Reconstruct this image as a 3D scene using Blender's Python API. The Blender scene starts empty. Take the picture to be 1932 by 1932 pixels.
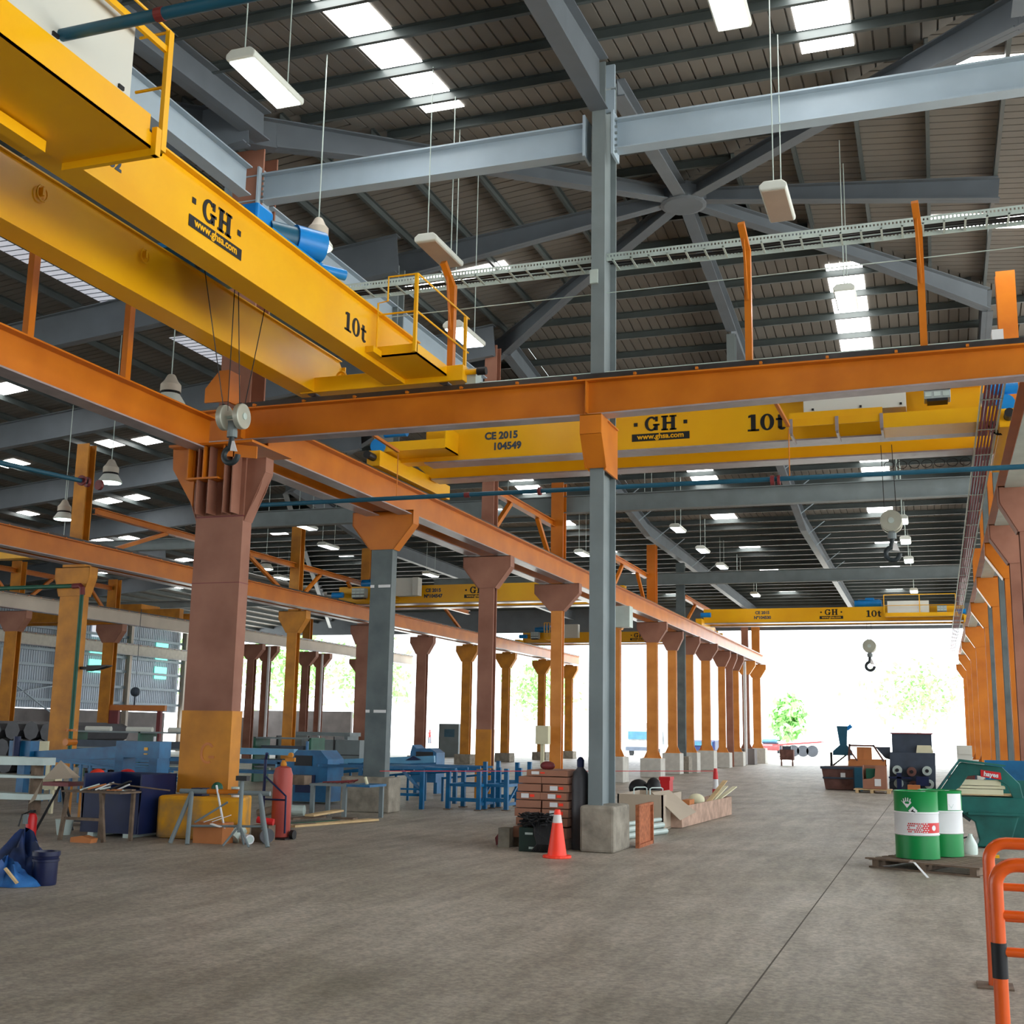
import bpy, bmesh, math, random
from mathutils import Vector, Matrix
random.seed(7)
R = math.radians
scene = bpy.context.scene
C = scene.collection

# ---------------------------------------------------------------- camera, sky, exposure
def set_camera():
    yaw, pitch, roll = R(19.476), R(10.404), R(1.02)
    fwd = Vector((-math.sin(yaw)*math.cos(pitch), math.cos(yaw)*math.cos(pitch), math.sin(pitch)))
    right = Vector((math.cos(yaw), math.sin(yaw), 0.0))
    up = right.cross(fwd)
    r = right*math.cos(roll) + up*math.sin(roll)
    u = up*math.cos(roll) - right*math.sin(roll)
    cd = bpy.data.cameras.new('camera'); cam = bpy.data.objects.new('camera', cd); C.objects.link(cam)
    m = Matrix((( r.x, u.x, -fwd.x, 0), (r.y, u.y, -fwd.y, 0), (r.z, u.z, -fwd.z, 1.7), (0, 0, 0, 1)))
    cam.matrix_world = m
    cd.sensor_width = 36; cd.lens = 36*2259/1932; cd.clip_end = 600
    scene.camera = cam
set_camera()
w = bpy.data.worlds.new('overcast_sky'); scene.world = w; w.use_nodes = True
bg = w.node_tree.nodes['Background']; bg.inputs[0].default_value = (0.88, 0.95, 1.0, 1); bg.inputs[1].default_value = 5.2
vs = scene.view_settings
vs.view_transform = 'Standard'; vs.look = 'None'; vs.gamma = 1; vs.use_curve_mapping = False
vs.exposure = -0.3
scene.cycles.max_bounces = 7; scene.cycles.diffuse_bounces = 5; scene.cycles.glossy_bounces = 3
scene.cycles.sample_clamp_indirect = 6

# ---------------------------------------------------------------- materials
def S(r, g, b):
    f = lambda v: ((v/255)/12.92 if v/255 <= 0.04045 else ((v/255+0.055)/1.055)**2.4)
    return (f(r), f(g), f(b), 1)
def mat(name, c, rough=0.55, metal=0.0, var=0.18, scale=3.0, c2=None, spec=0.4, bump=0.0, amt=0.5, emit=None, es=0, detail=6):
    m = bpy.data.materials.new(name); m.use_nodes = True
    n = m.node_tree.nodes; l = m.node_tree.links; b = n['Principled BSDF']
    b.inputs['Roughness'].default_value = rough; b.inputs['Metallic'].default_value = metal
    b.inputs['Specular IOR Level'].default_value = spec
    tc = n.new('ShaderNodeTexCoord'); nz = n.new('ShaderNodeTexNoise')
    nz.inputs['Scale'].default_value = scale; nz.inputs['Detail'].default_value = detail
    l.new(tc.outputs['Object'], nz.inputs['Vector'])
    rp = n.new('ShaderNodeValToRGB')
    c2 = c2 or tuple(v*(1-var*1.6) for v in c[:3])+(1,)
    c1 = tuple(min(1, v*(1+var*0.5)) for v in c[:3])+(1,)
    rp.color_ramp.elements[0].position = 0.5-0.22; rp.color_ramp.elements[1].position = 0.5+0.22*(0.4+amt)
    rp.color_ramp.elements[0].color = c2; rp.color_ramp.elements[1].color = c1
    l.new(nz.outputs['Fac'], rp.inputs['Fac']); l.new(rp.outputs['Color'], b.inputs['Base Color'])
    if bump:
        bp = n.new('ShaderNodeBump'); bp.inputs['Strength'].default_value = bump; bp.inputs['Distance'].default_value = 0.01
        n2 = n.new('ShaderNodeTexNoise'); n2.inputs['Scale'].default_value = scale*6; n2.inputs['Detail'].default_value = 8
        l.new(tc.outputs['Object'], n2.inputs['Vector']); l.new(n2.outputs['Fac'], bp.inputs['Height']); l.new(bp.outputs['Normal'], b.inputs['Normal'])
    if emit:
        b.inputs['Emission Color'].default_value = emit; b.inputs['Emission Strength'].default_value = es
    return m
M = {}
M['orange'] = mat('orange_paint', S(200,116,26), 0.36, var=0.08, scale=1.2, c2=S(178,96,16))
M['orange_light'] = mat('pale_orange_paint', S(222,146,66), 0.45, var=0.1, scale=1.5, c2=S(198,120,44))  # lighter orange, mostly for the columns of the middle row
M['brown'] = mat('red_oxide_primer', S(158,110,90), 0.65, var=0.12, scale=1.1, c2=S(130,84,66))
M['ochre'] = mat('ochre_paint', S(205,135,35), 0.6, var=0.12, scale=2, c2=S(170,108,30))
M['yellow'] = mat('crane_yellow_paint', S(236,178,8), 0.35, var=0.05, scale=0.8, c2=S(226,160,6))
M['steelgrey'] = mat('grey_paint', S(118,128,130), 0.55, var=0.1, scale=2)
M['darksteel'] = mat('dark_grey_green_paint', S(98,108,108), 0.55, var=0.12, scale=2, c2=S(76,86,88))
M['bluegrey'] = mat('blue_grey_steel_paint', S(160,176,188), 0.5, var=0.06, scale=1.5)
M['rafter'] = mat('rafter_grey_paint', S(100,108,116), 0.5, var=0.1, scale=1.3)
M['purlin'] = mat('galvanised_purlin', S(78,86,86), 0.38, metal=0.0, var=0.12, scale=1.5)  # paint darkened to carry the shade on purlins turned from the light
M['sheet'] = mat('roof_sheet_underside', S(120,116,110), 0.7, var=0.1, scale=0.6)
M['wallsheet'] = mat('galvanised_wall_sheet', S(170,182,196), 0.45, metal=0.1, var=0.1, scale=0.6)
M['pale'] = mat('pale_primer_beam', S(196,184,170), 0.6, var=0.1, scale=0.8)
M['beige'] = mat('beige_paint', S(176,160,140), 0.6, var=0.1, scale=0.8)
M['rail'] = mat('rail_steel', S(84,78,76), 0.3, metal=0.6)
M['flange'] = mat('flange_primer', S(156,144,146), 0.28, var=0.15, scale=4, spec=0.7)  # smooth purplish grey for the bottom flanges
M['conc'] = mat('plinth_concrete', S(150,142,128), 0.9, var=0.25, scale=5, bump=0.5)
M['concpale'] = mat('painted_pale_plinth', S(200,196,186), 0.85, var=0.1, scale=4, bump=0.2)
M['dado'] = mat('dado_wall_concrete', S(128,122,120), 0.9, var=0.2, scale=1.0, bump=0.2)
M['galv'] = mat('galvanised_tray', S(186,200,194), 0.45, metal=0.2, var=0.08)
M['blue'] = mat('machine_blue_paint', S(18,104,152), 0.38, var=0.12, scale=3, c2=S(14,76,116))
M['bluelight'] = mat('light_blue_paint', S(96,160,196), 0.4, var=0.15, scale=2)
M['motor'] = mat('motor_blue', S(20,130,205), 0.35, var=0.08)
M['bluedark'] = mat('dark_blue_paint', S(8,28,72), 0.5, var=0.2)
M['navy'] = mat('navy_plastic', S(16,24,62), 0.4, var=0.2)
M['pipe'] = mat('pipe_blue_green', S(30,88,112), 0.4, var=0.1)
M['green'] = mat('drum_green', S(0,130,62), 0.35, var=0.06)
M['greendk'] = mat('pipe_green', S(18,88,66), 0.5)
M['teal'] = mat('teal_machine_paint', S(26,100,92), 0.4, var=0.15, c2=S(18,76,70))
M['white'] = mat('white_paint', S(222,222,222), 0.5, var=0.04)
M['offwhite'] = mat('cabinet_offwhite', S(206,206,196), 0.5, var=0.03, scale=1)
M['cream'] = mat('cream_board', S(220,214,180), 0.7, var=0.06)
M['black'] = mat('black_paint', S(24,24,26), 0.5, var=0.2)
M['darkhook'] = mat('hook_dark_paint', S(36,46,50), 0.5, var=0.2)
M['sheave'] = mat('sheave_steel', S(176,178,164), 0.35, metal=0.3, var=0.1)
M['greybox'] = mat('resistor_box_grey', S(160,170,168), 0.5, var=0.06)
M['red'] = mat('red_paint', S(205,34,36), 0.4, var=0.08)
M['redox'] = mat('faded_red_cylinder_paint', S(176,76,66), 0.55, var=0.15)
M['maroon'] = mat('maroon_steel', S(120,46,48), 0.5)
M['cone'] = mat('cone_fluorescent_orange', S(255,64,38), 0.45, var=0.03, emit=S(255,60,30), es=0.0)
M['reflect'] = mat('cone_reflective_band', S(214,208,204), 0.5, var=0.05)
M['card'] = mat('cardboard', S(158,110,88), 0.85, var=0.08, scale=2)
M['cardor'] = mat('cardboard_orange_brown', S(190,120,70), 0.85, var=0.1, scale=2)
M['wood'] = mat('pale_timber', S(206,176,130), 0.8, var=0.15, scale=6)
M['ply'] = mat('pinkish_plywood', S(184,152,132), 0.8, var=0.25, scale=5)
M['osb'] = mat('orange_chipboard', S(176,104,68), 0.85, var=0.3, scale=18)
M['woodold'] = mat('weathered_timber', S(118,100,84), 0.9, var=0.3, scale=6)
M['woodred'] = mat('dark_red_crate_timber', S(112,78,70), 0.9, var=0.3, scale=3)
M['tarp'] = mat('blue_tarpaulin', S(50,110,170), 0.5, var=0.3, scale=5, c2=S(18,50,110), bump=0.4)
M['tarpdk'] = mat('dark_blue_tarpaulin', S(30,56,110), 0.6, var=0.4, scale=4, c2=S(10,18,36))
M['cable'] = mat('cable_purple', S(150,60,78), 0.6)
M['gascyl'] = mat('gas_cylinder_grey', S(74,74,78), 0.5, var=0.15)
M['machgrey'] = mat('dark_machine_grey', S(60,70,84), 0.6, var=0.15)
M['plastic'] = mat('translucent_plastic', S(200,214,204), 0.4, var=0.05)
M['tyre'] = mat('tyre_rubber', S(40,44,50), 0.85)
M['truck'] = mat('truck_grey_paint', S(150,156,160), 0.4)
M['glass_dark'] = mat('windscreen', S(60,100,120), 0.1)
M['railing'] = mat('railing_orange', S(232,92,16), 0.3, var=0.06, scale=8, spec=0.6)
M['leaf'] = mat('foliage', S(150,200,120), 0.8, var=0.3, scale=3, c2=S(110,165,100))
M['earth'] = mat('outdoor_ground', S(190,188,180), 0.9, var=0.05, scale=0.2)
M['lampbody'] = mat('lamp_housing_white', S(210,214,206), 0.5, var=0.04)
M['lampoff'] = mat('lamp_louvre_dusty', S(170,152,136), 0.6, var=0.05)
M['bell'] = mat('bell_housing_cream', S(196,186,170), 0.6, var=0.1)
M['hands'] = mat('skin', S(150,100,80), 0.6)
M['glow'] = mat('lamp_glow', (1,1,1,1), 0.5, emit=(0.86,0.95,1,1), es=16)
M['glowbell'] = mat('bell_lamp_glow', (1,1,1,1), 0.5, emit=(0.75,1,0.97,1), es=10)
M['sky'] = mat('skylight_glow', (1,1,1,1), 0.5, emit=(1,0.99,0.96,1), es=14)
M['skyw'] = mat('translucent_sheet', (0.8,0.8,0.85,1), 0.5, emit=(0.86,0.9,1,1), es=0.6)
M['skyg'] = mat('green_translucent_sheet', (0.2,0.6,0.5,1), 0.5, emit=(0.25,1,0.75,1), es=1.6)

def floor_mat():
    m = bpy.data.materials.new('dusty_concrete_floor'); m.use_nodes = True
    n = m.node_tree.nodes; l = m.node_tree.links; b = n['Principled BSDF']
    tc = n.new('ShaderNodeTexCoord')
    def noise(scale, det, sc=(1,1,1), rot=0):
        mp = n.new('ShaderNodeMapping'); mp.inputs['Scale'].default_value = sc; mp.inputs['Rotation'].default_value = (0,0,rot)
        l.new(tc.outputs['Object'], mp.inputs['Vector'])
        z = n.new('ShaderNodeTexNoise'); z.inputs['Scale'].default_value = scale; z.inputs['Detail'].default_value = det
        z.inputs['Roughness'].default_value = 0.65
        l.new(mp.outputs['Vector'], z.inputs['Vector']); return z.outputs['Fac']
    def ramp(fac, a, b_, ca, cb):
        r = n.new('ShaderNodeValToRGB'); e = r.color_ramp.elements
        e[0].position = a; e[1].position = b_; e[0].color = ca; e[1].color = cb
        l.new(fac, r.inputs['Fac']); return r.outputs['Color']
    def mix(fac, a, b_, mode='MIX', f=None):
        x = n.new('ShaderNodeMix'); x.data_type = 'RGBA'; x.blend_type = mode
        if fac is not None: l.new(fac, x.inputs[0])
        else: x.inputs[0].default_value = f
        l.new(a, x.inputs[6]); l.new(b_, x.inputs[7]); return x.outputs[2]
    base = ramp(noise(0.35, 8), 0.35, 0.68, S(146,137,124), S(176,167,155))
    fine = ramp(noise(22, 10), 0.38, 0.62, (0.5,0.5,0.5,1), (1.3,1.28,1.24,1))
    streak = ramp(noise(3.2, 8, (1, 0.18, 1), R(64)), 0.4, 0.6, (0.62,0.6,0.57,1), (1.16,1.16,1.14,1))
    dirt = ramp(noise(0.9, 10), 0.5, 0.75, (1,1,1,1), (0.6,0.62,0.54,1))
    c = mix(None, base, fine, 'MULTIPLY', 0.65); c = mix(None, c, streak, 'MULTIPLY', 0.55); c = mix(None, c, dirt, 'MULTIPLY', 0.5)
    # tyre arcs: rings about two turning centres
    for cx, cy, rad, k in ((-9.5, 24.0, 7.2, 1), (-10.2, 30.0, 9.4, 1), (-11, 12.5, 7.0, 0.8)):
        mp = n.new('ShaderNodeMapping'); mp.inputs['Location'].default_value = (-cx, -cy, 0)
        l.new(tc.outputs['Object'], mp.inputs['Vector'])
        wv = n.new('ShaderNodeTexWave'); wv.wave_type = 'RINGS'; wv.rings_direction = 'Z'
        wv.inputs['Scale'].default_value = 1.1; wv.inputs['Distortion'].default_value = 2.5; wv.inputs['Detail'].default_value = 4; wv.inputs['Detail Scale'].default_value = 0.6
        l.new(mp.outputs['Vector'], wv.inputs['Vector'])
        ln = n.new('ShaderNodeVectorMath'); ln.operation = 'LENGTH'; l.new(mp.outputs['Vector'], ln.inputs[0])
        mr = n.new('ShaderNodeMapRange'); mr.inputs[1].default_value = rad-1.6; mr.inputs[2].default_value = rad
        l.new(ln.outputs['Value'], mr.inputs[0])
        mr2 = n.new('ShaderNodeMapRange'); mr2.inputs[1].default_value = rad+1.8; mr2.inputs[2].default_value = rad+0.2
        l.new(ln.outputs['Value'], mr2.inputs[0])
        mu = n.new('ShaderNodeMath'); mu.operation = 'MULTIPLY'; l.new(mr.outputs[0], mu.inputs[0]); l.new(mr2.outputs[0], mu.inputs[1])
        mk = n.new('ShaderNodeMath'); mk.operation = 'MULTIPLY'; l.new(mu.outputs[0], mk.inputs[0]); mk.inputs[1].default_value = 0.95*k
        arc = ramp(wv.outputs['Fac'], 0.45, 0.8, (0.55,0.53,0.5,1), (1.15,1.15,1.15,1))
        c = mix(mk.outputs[0], c, mix(None, c, arc, 'MULTIPLY', 1.0))
    l.new(c, b.inputs['Base Color'])
    rr = n.new('ShaderNodeMapRange'); rr.inputs[3].default_value = 0.38; rr.inputs[4].default_value = 0.66
    l.new(noise(1.3, 6), rr.inputs[0]); l.new(rr.outputs[0], b.inputs['Roughness'])
    bp = n.new('ShaderNodeBump'); bp.inputs['Strength'].default_value = 0.35; bp.inputs['Distance'].default_value = 0.008
    l.new(noise(30, 9), bp.inputs['Height']); l.new(bp.outputs['Normal'], b.inputs['Normal'])
    b.inputs['Specular IOR Level'].default_value = 0.5
    return m
M['floor'] = floor_mat()

# ---------------------------------------------------------------- mesh builder and tagging
WL = {}
XF = [None]
EYE = Vector((0,0,1.7))
def xf(v): return EYE+(Vector(v)-EYE)*XF[0] if XF[0] else Vector(v)
class B:
    def __init__(s): s.v = []; s.f = []
    def add(s, vs, fs):
        o = len(s.v); s.v += [tuple(p) for p in vs]; s.f += [tuple(i+o for i in f) for f in fs]; return s
    def box(s, x0, y0, z0, x1, y1, z1):
        if x0 > x1: x0, x1 = x1, x0
        if y0 > y1: y0, y1 = y1, y0
        if z0 > z1: z0, z1 = z1, z0
        return s.add([(x0,y0,z0),(x1,y0,z0),(x1,y1,z0),(x0,y1,z0),(x0,y0,z1),(x1,y0,z1),(x1,y1,z1),(x0,y1,z1)],
                     [(0,3,2,1),(4,5,6,7),(0,1,5,4),(1,2,6,5),(2,3,7,6),(3,0,4,7)])
    def frame(s, p, q, up=(0,0,1)):
        d = (q-p).normalized(); up = Vector(up)
        if abs(d.dot(up)) > 0.999: up = Vector((0,1,0))
        side = d.cross(up).normalized(); return d, side, side.cross(d).normalized()
    def bar(s, p, q, w, h, off=(0,0), up=(0,0,1), w2=None, h2=None):
        p, q = Vector(p), Vector(q); d, sd, u = s.frame(p, q, up)
        w2 = w if w2 is None else w2; h2 = h if h2 is None else h2
        vs = []
        for c, ww, hh in ((p, w, h), (q, w2, h2)):
            c = c + sd*off[0] + u*off[1]
            vs += [c-sd*ww/2-u*hh/2, c+sd*ww/2-u*hh/2, c+sd*ww/2+u*hh/2, c-sd*ww/2+u*hh/2]
        return s.add(vs, [(0,1,2,3),(7,6,5,4),(4,5,1,0),(5,6,2,1),(6,7,3,2),(7,4,0,3)])
    def ibar(s, p, q, w, h, tf=0.02, tw=0.012, up=(0,0,1)):
        s.bar(p, q, w, tf, (0, h/2-tf/2), up); s.bar(p, q, w, tf, (0, -h/2+tf/2), up); return s.bar(p, q, tw, h-2*tf, (0,0), up)
    def cyl(s, p, q, r, r2=None, n=16, cap=True):
        p, q = Vector(p), Vector(q); r2 = r if r2 is None else r2; d, sd, u = s.frame(p, q)
        vs = []
        for c, rr in ((p, r), (q, r2)):
            for i in range(n):
                a = 2*math.pi*i/n; vs.append(c+sd*math.cos(a)*rr+u*math.sin(a)*rr)
        fs = [(i, (i+1)%n, n+(i+1)%n, n+i) for i in range(n)]
        if cap: fs += [tuple(range(n-1,-1,-1)), tuple(range(n, 2*n))]
        return s.add(vs, fs)
    def tube(s, pts, r, n=10, closed=False):
        pts = [Vector(p) for p in pts]; m = len(pts); vs = []; prev = None
        for i, p in enumerate(pts):
            a = pts[i-1] if (i or closed) else p; b = pts[(i+1)%m] if (i < m-1 or closed) else p
            t = (b-a).normalized()
            if prev is None:
                ref = Vector((0,0,1)) if abs(t.z) < 0.9 else Vector((1,0,0))
                prev = t.cross(ref).normalized()
            sd = (prev - t*prev.dot(t)).normalized(); prev = sd; u = t.cross(sd)
            for k in range(n):
                an = 2*math.pi*k/n; vs.append(p+sd*math.cos(an)*r+u*math.sin(an)*r)
        fs = []
        for i in range(m if closed else m-1):
            j = (i+1)%m
            for k in range(n): fs.append((i*n+k, i*n+(k+1)%n, j*n+(k+1)%n, j*n+k))
        if not closed: fs += [tuple(range(n-1,-1,-1)), tuple(range((m-1)*n, m*n))]
        return s.add(vs, fs)
    def lathe(s, prof, x, y, z=0, n=24):
        vs = []; k = len(prof)
        for r, h in prof:
            for i in range(n):
                a = 2*math.pi*i/n; vs.append((x+math.cos(a)*r, y+math.sin(a)*r, z+h))
        fs = [(j*n+i, j*n+(i+1)%n, (j+1)*n+(i+1)%n, (j+1)*n+i) for j in range(k-1) for i in range(n)]
        fs += [tuple(range(n-1,-1,-1)), tuple(range((k-1)*n, k*n))]
        return s.add(vs, fs)
    def prism(s, poly, fa, fb):
        n = len(poly); return s.add([fa(a, b) for a, b in poly]+[fb(a, b) for a, b in poly],
            [tuple(range(n-1,-1,-1)), tuple(range(n, 2*n))]+[(i, (i+1)%n, n+(i+1)%n, n+i) for i in range(n)])
    def xz(s, poly, y0, y1): return s.prism(poly, lambda a, b: (a, y0, b), lambda a, b: (a, y1, b))
    def yz(s, poly, x0, x1): return s.prism(poly, lambda a, b: (x0, a, b), lambda a, b: (x1, a, b))
    def xy(s, poly, z0, z1): return s.prism(poly, lambda a, b: (a, b, z0), lambda a, b: (a, b, z1))
    def sph(s, c, r, n=12, m=8, sc=(1,1,1)):
        vs = []
        for j in range(1, m):
            t = math.pi*j/m
            for i in range(n):
                a = 2*math.pi*i/n; vs.append((c[0]+r*sc[0]*math.sin(t)*math.cos(a), c[1]+r*sc[1]*math.sin(t)*math.sin(a), c[2]+r*sc[2]*math.cos(t)))
        k = len(vs); vs += [(c[0],c[1],c[2]+r*sc[2]), (c[0],c[1],c[2]-r*sc[2])]
        fs = [(j*n+i, (j+1)*n+i, (j+1)*n+(i+1)%n, j*n+(i+1)%n) for j in range(m-2) for i in range(n)]
        fs += [(k, i, (i+1)%n) for i in range(n)]+[(k+1, (m-2)*n+(i+1)%n, (m-2)*n+i) for i in range(n)]
        return s.add(vs, fs)
    def rot(s, ang, cx, cy, since=0):
        ca, sa = math.cos(ang), math.sin(ang)
        for i in range(since, len(s.v)):
            x, y, z = s.v[i]; x -= cx; y -= cy; s.v[i] = (cx+x*ca-y*sa, cy+x*sa+y*ca, z)
        return s
    def build(s, name, m, parent=None, smooth=False, bevel=0, label=None, fix=True):
        if XF[0]: s.v = [tuple(xf(v)) for v in s.v]
        xs = [min(v[i] for v in s.v) for i in range(3)]; xe = [max(v[i] for v in s.v) for i in range(3)]
        c = Vector(((xs[0]+xe[0])/2, (xs[1]+xe[1])/2, xs[2] if parent is None else (xs[2]+xe[2])/2))
        me = bpy.data.meshes.new(name); me.from_pydata([tuple(Vector(v)-c) for v in s.v], [], s.f)
        if fix:
            bm = bmesh.new(); bm.from_mesh(me); bmesh.ops.recalc_face_normals(bm, faces=bm.faces); bm.to_mesh(me); bm.free()
        me.materials.append(M[m] if isinstance(m, str) else m)
        if smooth:
            for p in me.polygons: p.use_smooth = True
            me.set_sharp_from_angle(angle=R(38))
        o = bpy.data.objects.new(name, me); C.objects.link(o); o.location = c
        WL[o.name] = c
        if bevel:
            bv = o.modifiers.new('bevel', 'BEVEL'); bv.width = bevel; bv.segments = 2; bv.limit_method = 'ANGLE'
        if parent is not None:
            o.parent = parent; o.matrix_parent_inverse = Matrix.Translation(-WL[parent.name])
        if label: o['label'] = label
        return o
def tag(o, label, cat, group=None):
    o['label'] = label; o['category'] = cat
    if group: o['group'] = group
    return o
def thing(name, loc, label, cat, group=None):
    loc = xf(loc)
    o = bpy.data.objects.new(name, None); C.objects.link(o); o.location = loc; o.empty_display_size = 0.1
    WL[o.name] = Vector(loc); return tag(o, label, cat, group)
def struct(o): o['kind'] = 'structure'; return o
def part(name, b, m, parent, **k): return b.build(name, m, parent, **k)
def dup(root, loc, rz=0, label=None, group=None):
    r = root.copy(); C.objects.link(r); r.location = Vector(loc); r.rotation_euler = (0,0,rz)
    if label: r['label'] = label
    if group: r['group'] = group
    def rec(src, dst):
        for ch in list(src.children):
            c = ch.copy(); C.objects.link(c); c.parent = dst; rec(ch, c)
    rec(root, r)
    return r
def text(s, size, m, org, xd, parent, name='lettering', wide=1.0, bold=0.0, align='CENTER'):
    cu = bpy.data.curves.new('txt', 'FONT'); cu.body = s; cu.size = size; cu.align_x = align; cu.align_y = 'CENTER'
    cu.offset = bold; cu.resolution_u = 3; cu.extrude = 0.002
    o = bpy.data.objects.new('txt', cu); C.objects.link(o)
    bpy.context.view_layer.update()
    me = bpy.data.meshes.new_from_object(o.evaluated_get(bpy.context.evaluated_depsgraph_get()))
    bpy.data.objects.remove(o)
    xd = Vector(xd).normalized(); up = Vector((0,0,1)); nn = xd.cross(up)
    b = B(); b.v = [tuple(Vector(org)+xd*v.co.x*wide+up*v.co.y+nn*v.co.z) for v in me.vertices]
    b.f = [tuple(p.vertices) for p in me.polygons]
    return b.build(name, m, parent, fix=False)
# slab-serif glyphs drawn in a 1-high cell, as lists of polygons
def ring(cx, cz, ro, ri, a0, a1, sx=1.0, n=18, sxi=None):
    sxi = sx if sxi is None else sxi
    o = [(cx+sx*ro*math.cos(R(a0+(a1-a0)*i/n)), cz+ro*math.sin(R(a0+(a1-a0)*i/n))) for i in range(n+1)]
    i_ = [(cx+sxi*ri*math.cos(R(a1-(a1-a0)*i/n)), cz+ri*math.sin(R(a1-(a1-a0)*i/n))) for i in range(n+1)]
    return [[o[k], o[k+1], i_[n-k-1], i_[n-k]] for k in range(n)]
def rc(x0, z0, x1, z1): return [[(x0,z0),(x1,z0),(x1,z1),(x0,z1)]]
GL = {
 'G': (0.95, ring(0.45,0.5,0.5,0.37,42,318,0.9,24,0.6)+rc(0.56,0.36,1.0,0.48)+rc(0.64,0.04,0.88,0.46)+rc(0.7,0.64,0.88,0.98)),
 'H': (1.0, rc(0.1,0,0.36,1)+rc(0.66,0,0.92,1)+rc(0.3,0.43,0.7,0.56)+rc(0.0,0,0.46,0.11)+rc(0.56,0,1.02,0.11)+rc(0.0,0.89,0.46,1)+rc(0.56,0.89,1.02,1)),
 '1': (0.55, rc(0.17,0,0.41,1)+rc(0.0,0,0.58,0.11)+[[(0.04,0.8),(0.2,0.86),(0.2,1.0),(0.04,0.94)]]),
 '0': (0.7, ring(0.35,0.5,0.5,0.4,0,360,0.7,28,0.34)),
 't': (0.5, rc(0.1,0.1,0.31,0.9)+rc(0,0.57,0.48,0.69)+ring(0.3,0.16,0.18,0.04,180,345,1.05,8)),
}
def slab(s, h, m, org, xd, parent, wide=1.0, gap=0.08, name='lettering'):
    xd = Vector(xd).normalized(); up = Vector((0,0,1)); nn = xd.cross(up); b = B()
    tot = sum(GL[c][0] for c in s)*wide + gap*(len(s)-1); x = -tot/2
    for c in s:
        wd, polys = GL[c]
        for p in polys:
            f = lambda a, z, dd: Vector(org)+xd*((x+a*wide)*h)+up*((z-0.5)*h)+nn*dd
            b.prism(p, lambda a, z: f(a, z, -0.002), lambda a, z: f(a, z, 0.004))
        x += wd*wide+gap
    return b.build(name, m, parent)
def dot(side, m, org, xd, parent):
    xd = Vector(xd).normalized(); up = Vector((0,0,1)); nn = xd.cross(up); h = side/2; o = Vector(org)
    b = B(); b.add([o-xd*h-up*h, o+xd*h-up*h, o+xd*h+up*h, o-xd*h+up*h, o-xd*h-up*h+nn*.004, o+xd*h-up*h+nn*.004, o+xd*h+up*h+nn*.004, o-xd*h+up*h+nn*.004],
        [(0,3,2,1),(4,5,6,7),(0,1,5,4),(1,2,6,5),(2,3,7,6),(3,0,4,7)]); return b.build('logo_square', m, parent)
def logo(org, xd, parent, sc=1.0):
    """GH logo with web address band; org is the centre of the letters, on the plate face"""
    o = Vector(org); x = Vector(xd).normalized(); nn = x.cross(Vector((0,0,1)))
    slab('GH', 0.30*sc, 'black', o, xd, parent, wide=1.0, gap=0.16, name='logo_lettering')
    dot(0.075*sc, 'black', o-x*0.5*sc, xd, parent); dot(0.075*sc, 'black', o+x*0.5*sc, xd, parent)
    q = o+Vector((0,0,-0.27*sc)); b = B()
    hw, hh = 0.58*sc, 0.075*sc
    b.add([q-x*hw+Vector((0,0,-hh)), q+x*hw+Vector((0,0,-hh)), q+x*hw+Vector((0,0,hh)), q-x*hw+Vector((0,0,hh))]
        +[q-x*hw+Vector((0,0,-hh))+nn*.003, q+x*hw+Vector((0,0,-hh))+nn*.003, q+x*hw+Vector((0,0,hh))+nn*.003, q-x*hw+Vector((0,0,hh))+nn*.003],
        [(0,3,2,1),(4,5,6,7),(0,1,5,4),(1,2,6,5),(2,3,7,6),(3,0,4,7)])
    b.build('web_address_band', 'black', parent)
    text('www.ghsa.com', 0.145*sc, 'yellow', q+nn*0.005+Vector((0,0,0.01*sc)), xd, parent, name='web_address', bold=0.004*sc, wide=1.06)
# ---------------------------------------------------------------- roof geometry
HX, HY = -4.7, 24.05
XW, XE, YS, YN = -50.0, 12.0, -14.0, 80.0  # near roof carried on behind the viewer to reduce front light
def lerp(x, xs, ys):
    for i in range(len(xs)-1):
        if x <= xs[i+1]: return ys[i]+(ys[i+1]-ys[i])*(x-xs[i])/(xs[i+1]-xs[i])
    return ys[-1]
NYs = [24.05, 30.4, 48.0, 80.0]; NZs = [13.3, 12.67, 10.3, 10.0]
zN = lambda y: lerp(y, NYs, NZs)
zS = lambda y: 13.3-0.1*(HY-y)
def yN_at(d):                                       # where the north slope meets the side slope, d = distance from the ridge hub in X
    z = 13.3-0.1*d
    for i in range(3):
        if z >= NZs[i+1]: return NYs[i]+(NYs[i+1]-NYs[i])*(NZs[i]-z)/(NZs[i]-NZs[i+1])
    return YN
def dN_at(y): return (13.3-zN(y))/0.1
def zroof(x, y):
    return min(13.3-0.1*abs(x-HX), zS(y) if y < HY else zN(y))
PR = [(0.0,0.0),(0.215,0.0),(0.222,0.035),(0.243,0.035),(0.25,0.0)]       # one rib of the profiled sheet
ST = 0.2                                                                   # purlin depth: sheet sits on top
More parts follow.
